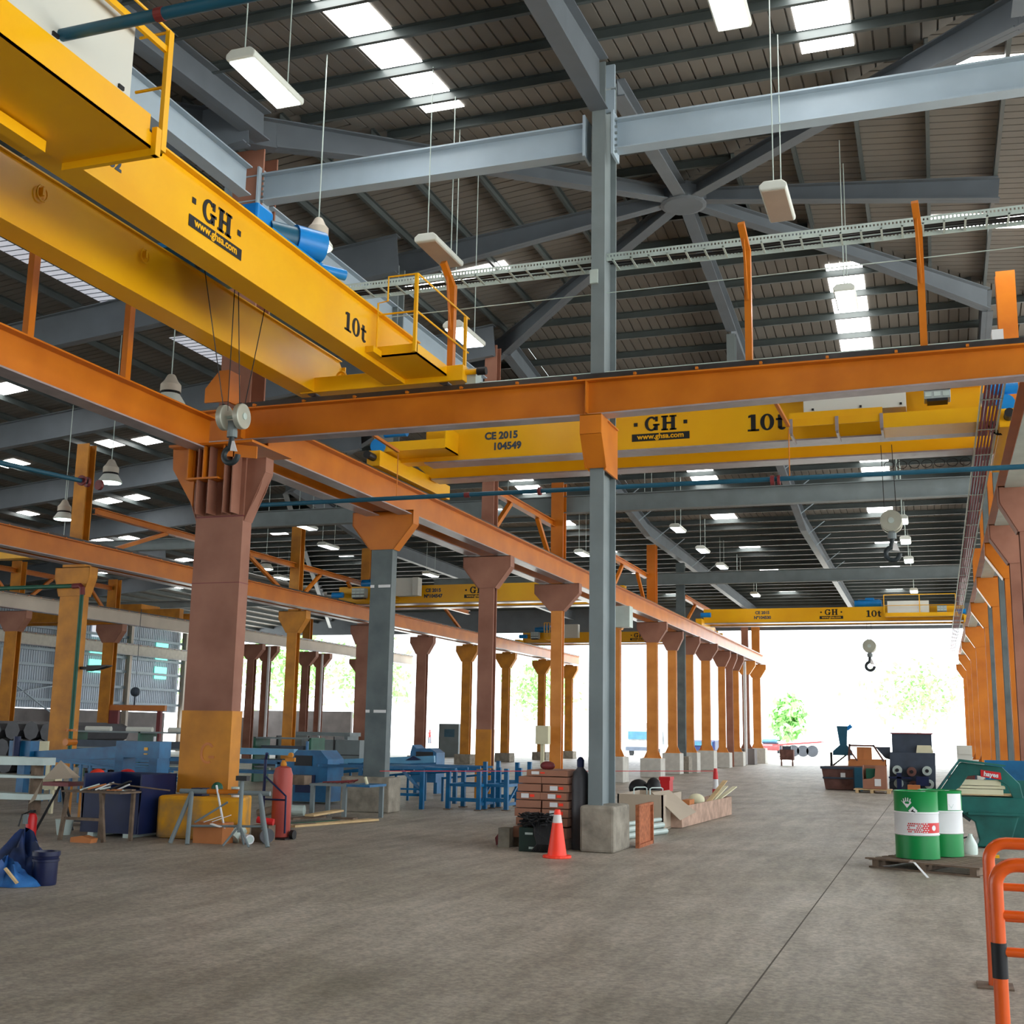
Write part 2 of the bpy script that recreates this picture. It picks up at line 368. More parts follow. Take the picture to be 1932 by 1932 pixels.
def sheet_ns(name, north):
    b = B(); x = XW; prev = None
    cells = int((XE-XW)/0.25)
    for c in range(cells):
        for k, (dx, dz) in enumerate(PR[:-1]):
            x = XW+c*0.25+dx; x2 = XW+c*0.25+PR[k+1][0]; dz2 = PR[k+1][1]
            rows = []
            for xx, zz in ((x, dz), (x2, dz2)):
                d = abs(xx-HX)
                if north: ys = [yN_at(d)]+[v for v in NYs if v > yN_at(d)]
                else: ys = [max(HY-d, YS), YS]
                rows.append([(xx, y, (zN(y) if north else zS(y))+ST+zz) for y in ys])
            if north and len(rows[0]) != len(rows[1]): 
                m = min(len(rows[0]), len(rows[1])); rows = [[r[0]]+r[len(r)-m+1:] for r in rows]
            a, bb = rows
            if a[0][1] == a[-1][1] and bb[0][1] == bb[-1][1]: continue
            n = len(a); b.add(a+bb, [(i, i+1, n+i+1, n+i) for i in range(n-1)])
    return b
def sheet_we(west):
    b = B(); cells = int((YN-YS)/0.25)
    for c in range(cells):
        for k, (dy, dz) in enumerate(PR[:-1]):
            rows = []
            for yy, zz in ((YS+c*0.25+dy, dz), (YS+c*0.25+PR[k+1][0], PR[k+1][1])):
                d = (HY-yy) if yy < HY else dN_at(yy)
                x0 = HX-d if west else HX+d; x1 = XW if west else XE
                x0 = max(x0, XW) if west else min(x0, XE)
                rows += [[(x, yy, 13.3-0.1*abs(x-HX)+ST+zz) for x in (x0, x1)]]
            if rows[0][0][0] == rows[0][1][0] and rows[1][0][0] == rows[1][1][0]: continue
            b.add(rows[0]+rows[1], [(0,1,3,2)])
    return b
def ceiling(b, purlins, side):
    o = b.build('ceiling', 'sheet', fix=False); struct(o); o['label'] = 'ribbed metal roof sheeting on the '+side+' slope with its purlins'
    for p, q in purlins:
        pb = B(); L = (Vector(q)-Vector(p)).length
        if L < 0.4: continue
        pb.bar(p, q, 0.07, 0.012, (0, 0.006)); pb.bar(p, q, 0.012, 0.19, (-0.03, 0.1)); pb.bar(p, q, 0.07, 0.012, (0, 0.19))
        pb.build('purlin', 'purlin', o)
    return o
P_ = []
for k in range(1, 32):
    y = HY-1.2*k; d = HY-y
    P_.append(((max(HX-d, -20), y, zS(y)), (min(HX+d, XE), y, zS(y))))
ceiling(sheet_ns('s', False), P_, 'near')
P_ = []
for k in range(1, 47):
    y = HY+1.2*k if k <= 8 else HY+9.6+1.5*(k-8); d = dN_at(y)
    if y > YN-0.5: break
    P_.append(((max(HX-d, XW), y, zN(y)), (min(HX+d, XE), y, zN(y))))
ceiling(sheet_ns('n', True), P_, 'far')
P_ = []
for k in range(1, 37):
    d = 1.25*k; x = HX-d
    y0 = max(HY-d, YS); y1 = min(yN_at(d), YN)
    P_.append(((x, y0, 13.3-0.1*d), (x, y1, 13.3-0.1*d)))
ceiling(sheet_we(True), P_, 'left')
P_ = []
for k in range(1, 14):
    d = 1.25*k; x = HX+d
    if x > XE: break
    P_.append(((x, max(HY-d, YS), 13.3-0.1*d), (x, min(yN_at(d), YN), 13.3-0.1*d)))
ceiling(sheet_we(False), P_, 'right')

cap = B()  # strips added above the sheets to block light leaking at the hips
for sx in (-1, 1):
    pts = [(-14, HY+14), (0.0, HY)]
    cap.bar((HX, HY, 13.3+ST+0.05), (HX+sx*38, HY-38, 9.5+ST+0.05), 0.7, 0.02)
    pr_ = [(d, yN_at(d)) for d in (0, 3, 6.35, 9, 14, 20, 26, 30.02, 31.5, 33)]
    for (d0, y0), (d1, y1) in zip(pr_[:-1], pr_[1:]): cap.bar((HX+sx*d0, y0, 13.3-0.1*d0+ST+0.05), (HX+sx*d1, y1, 13.3-0.1*d1+ST+0.05), 0.9, 0.02)
o = cap.build('trim_2', 'darksteel'); struct(o); o['label'] = 'unseen strips added over the roof hips to stop light leaks'
# skylights: translucent sheets in the roof
wn = [0]
def window(p, q, wd, m='sky', label=None):
    wn[0] += 1; b = B(); b.bar(p, q, wd, 0.008)
    o = b.build('window_%d' % wn[0], m); struct(o)
    o['label'] = label or 'bright translucent skylight sheet in the roof'
def sky_ns(xc, y0, y1, wd=0.82, m='sky'):
    f = (lambda y: zroof(xc, y)+ST-0.012)
    brk = [y0]+[v for v in (24.05, 30.4, 48.0) if y0 < v < y1]+[y1]
    for a, c in zip(brk[:-1], brk[1:]): window((xc, a, f(a)), (xc, c, f(c)), wd, m)
def sky_we(yc, x0, x1, wd=0.8, m='sky'):
    f = lambda x: 13.3-0.1*abs(x-HX)+ST-0.012
    window((x0, yc, f(x0)), (x1, yc, f(x1)), wd, m)
sky_ns(-8.08, 13.0, 18.75, 0.76)
sky_ns(-1.24, 14.5, 18.88, 0.84)
sky_ns(-1.68, 28.56, 33.6, 0.86)
for xc in (-1.7, -7.8, -14.7):
    for a, c in ((42.3, 44.6), (45.2, 45.9), (47.7, 49.6), (55.0, 57.0), (63.0, 65.3), (71.4, 73.5)):
        sky_ns(xc-(a-42)*0.012, a, c, 0.95)
sky_we(20.0, 0.3, 3.6, 0.5); sky_we(26.6, 0.3, 3.6, 0.8)
sky_we(20.1, -10.5, -9.5, 0.5); sky_we(26.3, -12.3, -9.5, 0.7)
sky_ns(-28.3, 47.2, 48.0); sky_ns(-28.3, 54.6, 55.6)
for xc, yc in ((-25.5, 27.2), (-26.5, 33.5), (-25.3, 33.9), (-31.0, 33.6), (-32.0, 40.2), (-30.8, 40.4), (-36.0, 40.0), (-37.0, 46.3), (-35.9, 46.7), (-42.0, 53.0), (-37.0, 53.0), (-31.5, 47.0), (-42.0, 60.0)):
    sky_we(yc, xc-0.5, xc+0.5, 0.85)
# long ribbed translucent strip high in the left bay
rb = B()
for i in range(72):
    y = 14.0+i*0.25
    if not 24.9 < y < 26.2: rb.box(-19.22, y, 12.03, -18.48, y+0.018, 12.042)
o = rb.build('trim_3', 'darksteel'); struct(o); o['label'] = 'dark ribs of the translucent roof strip'
window((-18.85, 14.0, 12.05), (-18.85, 24.9, 12.05), 0.75, 'skyw', 'long ribbed translucent strip in the roof of the left bay')
window((-18.85, 26.2, 12.05), (-18.85, 31.5, 12.05), 0.75, 'skyw', 'shorter ribbed translucent strip in the roof of the left bay')

# ---------------------------------------------------------------- floor, ground, walls
b = B(); b.box(-50, -16, -0.3, 20, 86, 0); o = b.build('floor', 'floor'); struct(o); o.location.z = -0.3
b = B(); b.box(-260, -60, -0.36, 200, 320, -0.302); o = b.build('floor', 'earth'); struct(o); o['label'] = 'bright open yard outside the hall'; o.location.z = -0.36
# floor joints are narrow saw cuts: thin dark strips of filler
b = B(); b.box(-1.281, 6, 0, -1.269, 84, 0.002)
o = b.build('trim_1', mat('joint_filler', S(84,78,68), 0.9)); struct(o); o['label'] = 'straight saw-cut joint line in the concrete floor'
# left long wall
def corr_wall(name, x, y0, y1, z0, z1, m):
    b = B(); n = int((y1-y0)/0.2)
    for c in range(n):
        for (a, da), (e, de) in zip(((0,0),(0.08,0),(0.1,0.03),(0.18,0.03)), ((0.08,0),(0.1,0.03),(0.18,0.03),(0.2,0))):
            ya, yb = y0+c*0.2+a, y0+c*0.2+e
            b.add([(x-da, ya, z0), (x-de, yb, z0), (x-de, yb, z1), (x-da, ya, z1)], [(0,1,2,3)])
    o = b.build(name, m, fix=False); struct(o); return o
wl = corr_wall('wall_left', -49.6, 20, 71.4, 2.6, 9.0, 'wallsheet'); wl['label'] = 'corrugated metal side wall with girts'
b = B(); b.box(-49.9, 20, 0, -49.5, 70, 2.55); b.box(-49.9, 76, 0, -49.5, 80, 2.4); o = b.build('wall_left', 'dado'); struct(o); o['label'] = 'low concrete wall under the corrugated side wall'
for z in (3.0, 4.0, 5.0, 5.9, 7.2):
    b = B(); b.box(-49.5, 20, z, -49.3, 71.4, z+0.16); b.build('girt', 'bluegrey', wl)
for y in (46.5, 52.8, 59.0, 65.3, 71.4):
    b = B(); b.ibar((-49.2, y, 0), (-49.2, y, 8.8), 0.25, 0.35, up=(1,0,0)); b.build('wall_post', 'pale', wl)
for y0, y1, z0, z1, m in ((61.9, 63.6, 4.9, 5.7, 'skyg'), (61.9, 63.6, 5.95, 6.9, 'skyg'), (61.9, 63.6, 7.1, 7.9, 'skyw'), (68.6, 69.9, 4.8, 5.6, 'skyg'), (68.6, 69.9, 5.95, 7.3, 'skyg')):
    wn[0] += 1; b = B(); b.box(-49.56, y0, z0, -49.52, y1, z1); o = b.build('window_%d' % wn[0], m); struct(o); o['label'] = 'green translucent sheet in the corrugated side wall'
for (y, z0), (y2, z2) in (((52.8, 5.0), (56, 3.0)), ((52.8, 3.0), (56, 5.0))):
    b = B(); b.bar((-49.1, y, z0), (-49.1, y2+3, z2-1), 0.08, 0.08); b.build('brace', 'bluegrey', wl)
b = B(); b.box(-30, -14.2, 0, 12, -14.0, 9.4); o = b.build('wall_light_block', 'wallsheet'); struct(o); o['label'] = 'unseen sheet wall added behind the viewer to cut light'  # unseen wall, added to cut the light from behind the viewer
# far end: dado walls, fascia above the openings
b = B(); b.box(-49.8, 80.0, 0, -40.5, 80.3, 2.95); o = b.build('wall_back', 'dado'); struct(o); o['label'] = 'low concrete end wall across the left bays'
b = B(); b.box(-49.8, 79.7, 8.55, 12, 80.0, 10.4); o = b.build('wall_back', 'rafter'); struct(o); o['label'] = 'steel fascia over the open far end'

# ---------------------------------------------------------------- roof frame
def rafter(name, pts, wd, label, m='rafter', cat='roof beam', group=None):
    """pts: (x, y, ztop, zbottom) along the member: web with top and bottom flanges"""
    b = B()
    for (x0,y0,t0,b0), (x1,y1,t1,b1) in zip(pts[:-1], pts[1:]):
        p, q = Vector((x0,y0,(t0+b0)/2)), Vector((x1,y1,(t1+b1)/2))
        b.bar(p, q, 0.014, t0-b0, h2=t1-b1)
        b.bar((x0,y0,t0-0.012), (x1,y1,t1-0.012), wd, 0.024); b.bar((x0,y0,b0+0.012), (x1,y1,b1+0.012), wd, 0.024)
    return tag(b.build(name, m), label, cat, group)
def zd(d): return 13.3-0.1*d
hub = B(); hub.lathe([(0.42,0),(0.5,0.02),(0.5,0.36),(0.42,0.38)], HX, HY, 12.93, 16)
tag(hub.build('roof_hub', 'rafter'), 'round steel hub plate where eight roof beams meet', 'roof hub')
o45 = 0.4/math.sqrt(2)
for sx, sy, nm in ((-1,-1,'near left'), (1,-1,'near right'), (-1,1,'far left'), (1,1,'far right')):
    rafter('hip_rafter', [(HX+sx*o45, HY+sy*o45, 13.26, 12.97), (HX+sx*3.5, HY+sy*3.5, zd(3.5), 12.62), (HX+sx*6.3, HY+sy*6.3, zd(6.3), 12.12)], 0.25,
           'grey hip rafter running from the roof hub to the %s corner' % nm, group='eight beams meeting at the roof hub')
rafter('hip_rafter', [(-11, 17.75, 12.67, 12.1), (-25, 3.75, 11.27, 10.7)], 0.25, 'grey hip rafter running on from the brown column to the upper left')
rafter('hip_rafter', [(-11, 30.35, 12.67, 12.1), (-24, 40.9, 11.37, 10.8), (-42, 79, 9.6, 9.0)], 0.22, 'grey hip rafter running away over the left bays')
rafter('hip_rafter', [(1.6, 17.75, 12.67, 12.1), (12, 7.35, 11.6, 11.0)], 0.25, 'grey hip rafter at the upper right corner')
rafter('ridge_rafter', [(HX, HY-0.4, 13.26, 12.98), (HX, 18.3, 12.72, 12.4)], 0.26, 'grey rafter from the roof hub back to the central grey column', group='eight beams meeting at the roof hub')
rafter('ridge_rafter', [(HX, HY+0.4, 13.26, 12.98), (HX, 30.4, 12.67, 12.2)], 0.26, 'grey rafter from the roof hub towards the far bay', group='eight beams meeting at the roof hub')
rafter('ridge_rafter', [(HX-0.4, HY, 13.26, 12.98), (-11.6, HY, 12.6, 12.0)], 0.24, 'grey rafter from the roof hub out to the left', group='eight beams meeting at the roof hub')
rafter('ridge_rafter', [(HX+0.4, HY, 13.26, 12.98), (1.6, HY, 12.67, 12.2)], 0.24, 'grey rafter from the roof hub out to the right', group='eight beams meeting at the roof hub')
rafter('portal_rafter', [(HX-0.1, 17.5, 12.66, 11.74), (HX-0.1, 14, 12.3, 11.6), (HX-0.1, YS, 10.6, 10.0)], 0.3, 'deep grey rafter over the central grey column coming towards the viewer')
rafter('portal_rafter', [(-11, 17.3, 12.6, 12.05), (-11, YS, 10.6, 10.0)], 0.3, 'grey rafter above the near left crane walkway')
rafter('portal_rafter', [(1.6, 17.3, 12.6, 12.05), (1.6, YS, 10.6, 10.0)], 0.3, 'grey rafter at the top right edge')
rafter('portal_rafter', [(HX, 30.4, 12.67, 12.1), (HX, 48, 10.3, 9.75), (HX, 79.6, 10.0, 9.45)], 0.26, 'grey rafter down the middle of the far bay')
rafter('portal_rafter', [(-11, 30.4, 12.67, 12.1), (-11, 48, 10.3, 9.75), (-11, 79.6, 10.0, 9.45)], 0.26, 'grey rafter over the middle column row in the far bay')
rafter('portal_rafter', [(1.6, 30.4, 12.67, 12.1), (1.6, 48, 10.3, 9.75), (1.6, 79.6, 10.0, 9.45)], 0.26, 'grey rafter over the right column row in the far bay')
rafter('portal_rafter', [(-23.6, 40.6, 11.4, 10.8), (-23.6, 48, 10.3, 9.7), (-23.6, 79.6, 10.0, 9.4)], 0.26, 'grey rafter over the left column row in the far bay')
for y, nm in ((16.8,'nearest'), (23.1,'second'), (29.4,'third'), (35.7,'fourth'), (42.0,'fifth'), (48.3,'sixth'), (54.6,'seventh')):
    d0 = max(6.3, dN_at(y)) if y > HY else 6.3
    x0 = HX-d0
    rafter('portal_rafter', [(x0, y, zd(d0), zd(d0)-0.9), (-49.4, y, zd(44.7), zd(44.7)-0.7)], 0.24, 'deep grey cross rafter of the left bays, %s from the viewer' % nm, group='cross rafters of the left bays')
def ib(name, p, q, wd, h, m, label, cat='steel beam', **k):
    b = B(); b.ibar(p, q, wd, h, 0.024, 0.014); return tag(b.build(name, m), label, cat, **k)
# tie beams
t = thing('tie_beam', (-8, 17.7, 11.07), 'light blue-grey tie beam left of the central grey column', 'tie beam')
part('web', B().box(-11.2, 17.69, 11.09, -5.05, 17.71, 11.57), 'bluegrey', t)
part('flange', B().box(-11.2, 17.57, 11.57, -5.05, 17.83, 11.6), 'bluegrey', t); part('flange', B().box(-11.2, 17.57, 11.07, -5.05, 17.83, 11.095), 'bluegrey', t)
for x in (-11.18, -5.06): part('end_plate', B().box(x-0.02, 17.5, 10.98, x+0.02, 17.9, 11.7), 'bluegrey', t)
part('stub', B().ibar((-12.0, 17.7, 11.33), (-11.25, 17.7, 11.33), 0.26, 0.5), 'bluegrey', t)
bo = B()
for k in range(6): bo.cyl((-11.14, 17.6, 11.05+k*0.1), (-11.1, 17.6, 11.05+k*0.1), 0.02, n=8)
part('bolts', bo, 'steelgrey', t)
t = thing('tie_beam', (0, 17.7, 11.07), 'light blue-grey tie beam right of the central grey column', 'tie beam')
part('web', B().box(-4.55, 17.69, 11.09, 11.5, 17.71, 11.57), 'bluegrey', t)
part('flange', B().box(-4.55, 17.57, 11.57, 11.5, 17.83, 11.6), 'bluegrey', t); part('flange', B().box(-4.55, 17.57, 11.07, 11.5, 17.83, 11.095), 'bluegrey', t)
part('end_plate', B().box(-4.6, 17.5, 10.95, -4.56, 17.9, 11.72), 'bluegrey', t)
bo = B()
for k in range(6): bo.cyl((-4.56, 17.6, 11.02+k*0.11), (-4.52, 17.6, 11.02+k*0.11), 0.022, n=8)
part('bolts', bo, 'steelgrey', t)
ib('tie_beam', (-11.3, YS, 11.32), (-11.3, 17.3, 11.32), 0.26, 0.55, 'bluegrey', 'light grey longitudinal tie beam behind the near crane walkway', 'tie beam')
ib('tie_beam', (-11.2, 17.9, 10.83), (-11.2, 29.1, 10.83), 0.26, 0.52, 'bluegrey', 'light grey longitudinal beam seen behind the blue hoist motor', 'tie beam')
b = B(); b.bar((-11.45, 17.9, 10.75), (-11.45, 29.1, 10.75), 0.06, 0.5)
tag(b.build('gutter', 'darksteel'), 'dark gutter running beside the light grey longitudinal beam', 'gutter')
for y, x0, x1, nm in ((35.9, -23.4, 1.4, 'nearer'), (54.7, -23.4, 1.4, 'farther')):
    ib('cross_beam', (x0, y, 8.83), (x1, y, 8.83), 0.3, 0.55, 'steelgrey', 'grey steel cross beam spanning the far bay, the %s of two' % nm, 'cross beam')
for y, nm in ((35.9, 'nearer'), (54.7, 'farther')):
    ib('cross_beam', (-49, y+0.6, 8.2), (-23.8, y+0.6, 8.2), 0.26, 0.4, 'steelgrey', 'grey steel cross beam in the left bays, the %s of two' % nm, 'cross beam')
ib('cross_beam', (-10.8, 30.4, 9.3), (1.4, 30.4, 9.3), 0.25, 0.4, 'steelgrey', 'grey cross beam mostly hidden behind the orange cross beam', 'cross beam')
b = B(); b.ibar((HX, 30.4, 9.5), (HX, 30.4, 12.1), 0.22, 0.25, up=(0,1,0)); tag(b.build('roof_post', 'steelgrey'), 'short grey roof post rising behind the orange cross beam, under the far rafter', 'post')
# knee braces between purlins and the far rafters
for xr, nm in ((HX, 'middle'), (-11, 'left')):
    for k, y in enumerate((38.5, 41, 43.5, 46, 49, 52, 57, 60, 64)):
        b = B(); b.bar((xr+0.1, y, zN(y)-0.5), (xr+0.75, y, zN(y)), 0.03, 0.03)
        tag(b.build('fly_brace', 'bluegrey'), 'thin diagonal brace beside the %s far rafter' % nm, 'brace', 'fly braces on the %s far rafter' % nm)

# ---------------------------------------------------------------- columns
ORD = ['first', 'second', 'third', 'fourth', 'fifth', 'sixth', 'seventh', 'eighth', 'ninth', 'tenth', 'eleventh', 'twelfth', 'thirteenth']
def isec(x, y, w_, d_, z0, z1):
    b = B(); tf = 0.04
    b.box(x-w_/2, y-d_/2, z0, x+w_/2, y-d_/2+tf, z1); b.box(x-w_/2, y+d_/2-tf, z0, x+w_/2, y+d_/2, z1); b.box(x-0.02, y-d_/2+tf, z0, x+0.02, y+d_/2-tf, z1); return b
def column(x, y, w_, d_, zt, m, label, group=None, bracket=True, plinth=(0.85, 0.75, 'concpale'), upper=None, box=False, bm=None, bt=6.28, half=0.62, foot=True, low=None):
    t = thing('steel_column', (x, y, 0), label, 'column', group)
    zb = plinth[1] if plinth else 0.0
    if low:
        part('painted_base', (B().box(x-w_/2-0.004, y-d_/2-0.004, zb, x+w_/2+0.004, y+d_/2+0.004, low[0]) if box else isec(x, y, w_+0.008, d_+0.008, zb, low[0])), low[1], t, label='ochre painted lower part')
    part('shaft', (B().box(x-w_/2, y-d_/2, zb, x+w_/2, y+d_/2, zt) if box else isec(x, y, w_, d_, zb, zt)), m, t)
    if plinth:
        pw, ph, pm = plinth; part('plinth', B().box(x-pw/2, y-pw/2, 0, x+pw/2, y+pw/2, ph), pm, t, bevel=0.02)
        if foot:
            f = B(); f.xz([(x-w_/2-0.14, ph+0.02), (x+w_/2+0.14, ph+0.02), (x+w_/2+0.01, ph+0.3), (x-w_/2-0.01, ph+0.3)], y-0.015, y+0.015)
            f.box(x-w_/2-0.16, y-d_/2-0.08, ph, x+w_/2+0.16, y+d_/2+0.08, ph+0.02); part('base_plate', f, m, t)
    if bracket:
        hw = w_/2+0.03
        poly = [(x-half, bt), (x+half, bt), (x+half, bt-0.3), (x+hw, bt-0.85), (x-hw, bt-0.85), (x-half, bt-0.3)]
        k = B(); k.xz(poly, y-d_/2-0.03, y-d_/2-0.005); k.xz(poly, y+d_/2+0.005, y+d_/2+0.03)
        k.box(x-half, y-d_/2-0.03, bt-0.02, x+half, y+d_/2+0.03, bt); 
        for sx in (-1, 1):
            k.bar((x+sx*half, y, bt-0.3), (x+sx*hw, y, bt-0.85), d_+0.06, 0.02, up=(sx,0,0)); k.box(x+sx*half-0.01, y-d_/2-0.03, bt-0.3, x+sx*half+0.01, y+d_/2+0.03, bt)
        part('bracket', k, bm or m, t)
    if upper:
        uw, z0, z1, um = upper; part('upper_shaft', isec(x, y, uw, 0.35, z0, z1), um, t)
    return t
g1 = 'columns of the middle row going away'
# the big brown column at the left
t = thing('steel_column', (-11.1, 17.3, 0), 'big red-brown column with ochre base standing on a yellow block', 'column')
sh = part('shaft', B().box(-11.56, 16.85, 1.95, -10.66, 17.12, 6.35), 'brown', t)
part('weld_seams', B().box(-11.565, 16.845, 4.02, -10.655, 17.125, 4.03).box(-11.565, 16.845, 5.12, -10.655, 17.125, 5.14), 'maroon', sh)
lo = part('painted_base', B().box(-11.58, 16.84, 0.65, -10.64, 17.14, 1.95), 'ochre', t, label='ochre painted lower part of the brown column')
gm = B()
for seg in ring(0, 0, 0.17, 0.13, 40, 300, 0.8, 14, 0.7): gm.xz([(-11.05+a, 1.28+c) for a, c in seg], 16.835, 16.843)
gm.box(-11.03, 16.835, 1.2, -10.92, 16.843, 1.24)
part('spray_mark', gm, 'orange', lo, label='orange sprayed curved mark')
part('upper_shaft', isec(-11.45, 17.85, 0.62, 0.5, 6.35, 12.1), 'brown', t)
k = B()
for sx in (-1, 1):
    hx = 0.78 if sx < 0 else 0.8
    for yy in (16.9, 17.1):
        k.xz([(-11.11+sx*0.45, 6.1), (-11.11+sx*hx, 6.1), (-11.11+sx*hx, 5.85), (-11.11+sx*(hx-0.1), 5.55), (-11.11+sx*0.45, 5.05)], yy-0.012, yy+0.012)
    k.bar((-11.11+sx*hx, 17.0, 5.85), (-11.11+sx*0.45, 17.0, 5.05), 0.25, 0.02, up=(sx,0,0))
    k.box(-11.11+sx*(hx-0.01), 16.88, 5.85, -11.11+sx*(hx+0.01), 17.12, 6.1)
for x in (-11.42, -11.2, -10.9, -10.75): k.box(x-0.012, 16.6, 5.15, x+0.012, 16.86, 6.3)
part('bracket', k, 'brown', t)
k = B(); k.box(-11.95, 16.5, 6.28, -10.35, 17.8, 6.32)
k.box(-11.6, 16.55, 5.75, -11.58, 16.84, 6.28); k.box(-11.3, 16.55, 5.75, -11.28, 16.84, 6.28); k.box(-11.62, 16.55, 5.72, -11.0, 16.84, 5.75)
k.box(-11.6, 16.8, 5.75, -11.0, 16.83, 6.3); k.xz([(-12.0,6.3),(-11.55,6.3),(-11.55,5.3),(-11.98,5.95)], 16.7, 16.73)
k.xz([(-10.7, 6.28), (-10.32, 6.22), (-10.32, 6.02), (-10.95, 6.1), (-10.95, 6.28)], 16.6, 16.63)
part('corbel', k, 'orange', t, label='orange corbel plates carrying the beams')
k = B(); k.xz([(-11.62, 7.15), (-11.2, 7.15), (-11.2, 7.7), (-11.36, 7.7), (-11.62, 7.4)], 16.95, 16.99); k.box(-11.2, 16.95, 7.15, -11.16, 17.3, 7.7)
part('stop_plate', k, 'orange', t)
pl = B(); pl.xy([(-11.45,16.15),(-9.95,16.15),(-10.5,17.35),(-11.45,17.35)], 0, 0.64)
part('plinth', pl, mat('yellow_painted_concrete', S(226,160,24), 0.7, var=0.25, scale=2.2, c2=S(140,118,90), amt=0.0), t, bevel=0.05, label='yellow painted concrete block')
# grey column, second of the middle row
column(-11.25, 23.5, 0.5, 0.24, 6.3, 'darksteel', 'dark grey column with an orange bracket, second in the middle row', g1, plinth=None, box=True, bm='orange', upper=(0.36, 6.9, 12.05, 'steelgrey'), half=0.72, bt=6.4, foot=False)
pc = [o for o in bpy.data.objects if o.name.startswith('steel_column')][-1]
part('plinth', B().box(-11.9, 23.15, 0, -10.78, 23.75, 0.72), 'conc', pc, bevel=0.03)
for z, nm in ((4.72, 'upper'), (2.05, 'lower')):
    b = B(); b.box(-11.3, 23.36, z, -11.02, 23.375, z+0.06); b.box(-11.49, 23.36, z, -11.4, 23.375, z+0.06)
    tag(b.build('tape_mark', 'white'), 'white tape strip, the %s one on the dark grey column' % nm, 'tape')
column(-11.1, 29.6, 0.42, 0.25, 6.3, 'brown', 'brown column with a tapered head, third in the middle row', g1, plinth=None, bm='brown', upper=(0.34, 6.9, 12.1, 'brown'), low=(1.75, 'ochre'), half=0.66)
column(-11.05, 35.7, 0.36, 0.25, 6.3, 'orange_light', 'bright orange column with flared head, fourth in the middle row', g1, plinth=None, bm='brown', upper=(0.4, 6.9, 9.5, 'orange'), half=0.72)
column(-11.0, 42.6, 0.45, 0.2, 6.3, 'orange_light', 'orange column right beside the central grey column', g1, plinth=(0.85, 0.9, 'concpale'))
column(-11.0, 48.8, 0.45, 0.2, 6.3, 'orange_light', 'orange column on a pale plinth, first clear of the central grey column', g1, bm='brown', upper=(0.38, 6.9, 9.5, 'orange'))
column(-11.15, 53.5, 0.4, 0.2, 6.3, 'orange_light', 'orange column just left of the tall thin grey one', g1, bm='brown', half=0.5, plinth=(0.8, 0.9, 'concpale'))
column(-11.05, 55.0, 0.4, 0.2, 9.6, 'darksteel', 'tall thin dark grey column between two orange ones', g1, bracket=False, plinth=(0.8, 0.75, 'conc'), foot=False)
column(-10.95, 56.5, 0.36, 0.2, 6.3, 'orange_light', 'orange column just right of the tall thin grey one', g1, bm='brown', half=0.5, plinth=(0.8, 0.9, 'concpale'))
column(-11.0, 61.0, 0.45, 0.2, 6.3, 'orange_light', 'orange column with a dark stain on its pale plinth', g1, bm='brown', plinth=(0.9, 0.95, 'concpale'))
column(-11.1, 66.4, 0.38, 0.2, 6.3, 'orange_light', 'left column of the far brown and orange trio', g1, bm='brown', half=0.5, plinth=(0.9, 0.8, 'concpale'))
column(-11.0, 68.4, 0.38, 0.2, 6.3, 'brown', 'middle column of the far brown and orange trio', g1, bm='brown', half=0.45, plinth=None)
column(-11.0, 70.6, 0.38, 0.2, 6.3, 'orange_light', 'right column of the far brown and orange trio', g1, bm='brown', half=0.5, plinth=(0.9, 0.8, 'concpale'))
column(-11.1, 75.2, 0.42, 0.2, 6.3, 'brown', 'brown column with a white downpipe near the open end', g1, bm='orange_light', plinth=(1.1, 0.95, 'dado'), upper=(0.4, 6.9, 9.5, 'brown'))
b = B(); b.cyl((-11.05, 74.6, 0), (-11.05, 74.6, 6.2), 0.09, n=10); tag(b.build('downpipe', 'white'), 'white downpipe beside the last brown column', 'pipe')
column(-11.0, 79.3, 0.5, 0.2, 6.3, 'orange_light', 'last orange column at the edge of the open end', g1, bm='orange_light', plinth=(1.1, 0.95, 'concpale'), upper=(0.5, 6.9, 9.5, 'orange_light'))
# central grey column
t = thing('steel_column', (-4.8, 17.9, 0), 'tall central grey column on a rough concrete block', 'column')
b = isec(-4.81, 17.88, 0.22, 0.75, 0.6, 12.6); part('shaft', b, 'steelgrey', t)
b = B(); b.box(-5.0, 17.33, 0, -4.48, 18.3, 0.66); part('plinth', b, 'conc', t, bevel=0.04)
k = B(); P0 = [(17.12, 6.5), (17.5, 6.5), (17.5, 5.75), (17.42, 5.72), (17.14, 6.2)]
for x in (-4.97, -4.65): k.yz(P0, x-0.012, x+0.012)
k.box(-4.98, 17.12, 6.2, -4.64, 17.14, 6.5); k.bar((-4.81, 17.14, 6.2), (-4.81, 17.44, 5.73), 0.34, 0.02, up=(0,-1,0)); k.box(-4.98, 17.12, 6.49, -4.64, 18.2, 6.51)
k.box(-4.7, 17.5, 5.7, -4.67, 18.25, 6.5); k.box(-4.95, 17.5, 5.7, -4.925, 18.25, 6.5)
part('bracket', k, 'orange', t, label='orange bracket under the orange beam')
for z, dx in ((12.35, 0.0), (11.9, 0.05)): part('gusset', B().box(-4.7, 17.55, z-0.2, -4.55, 17.6, z+0.2), 'bluegrey', t)
part('wiring_box', B().box(-4.93, 17.46, 8.75, -4.8, 17.5, 8.98), 'galv', t)
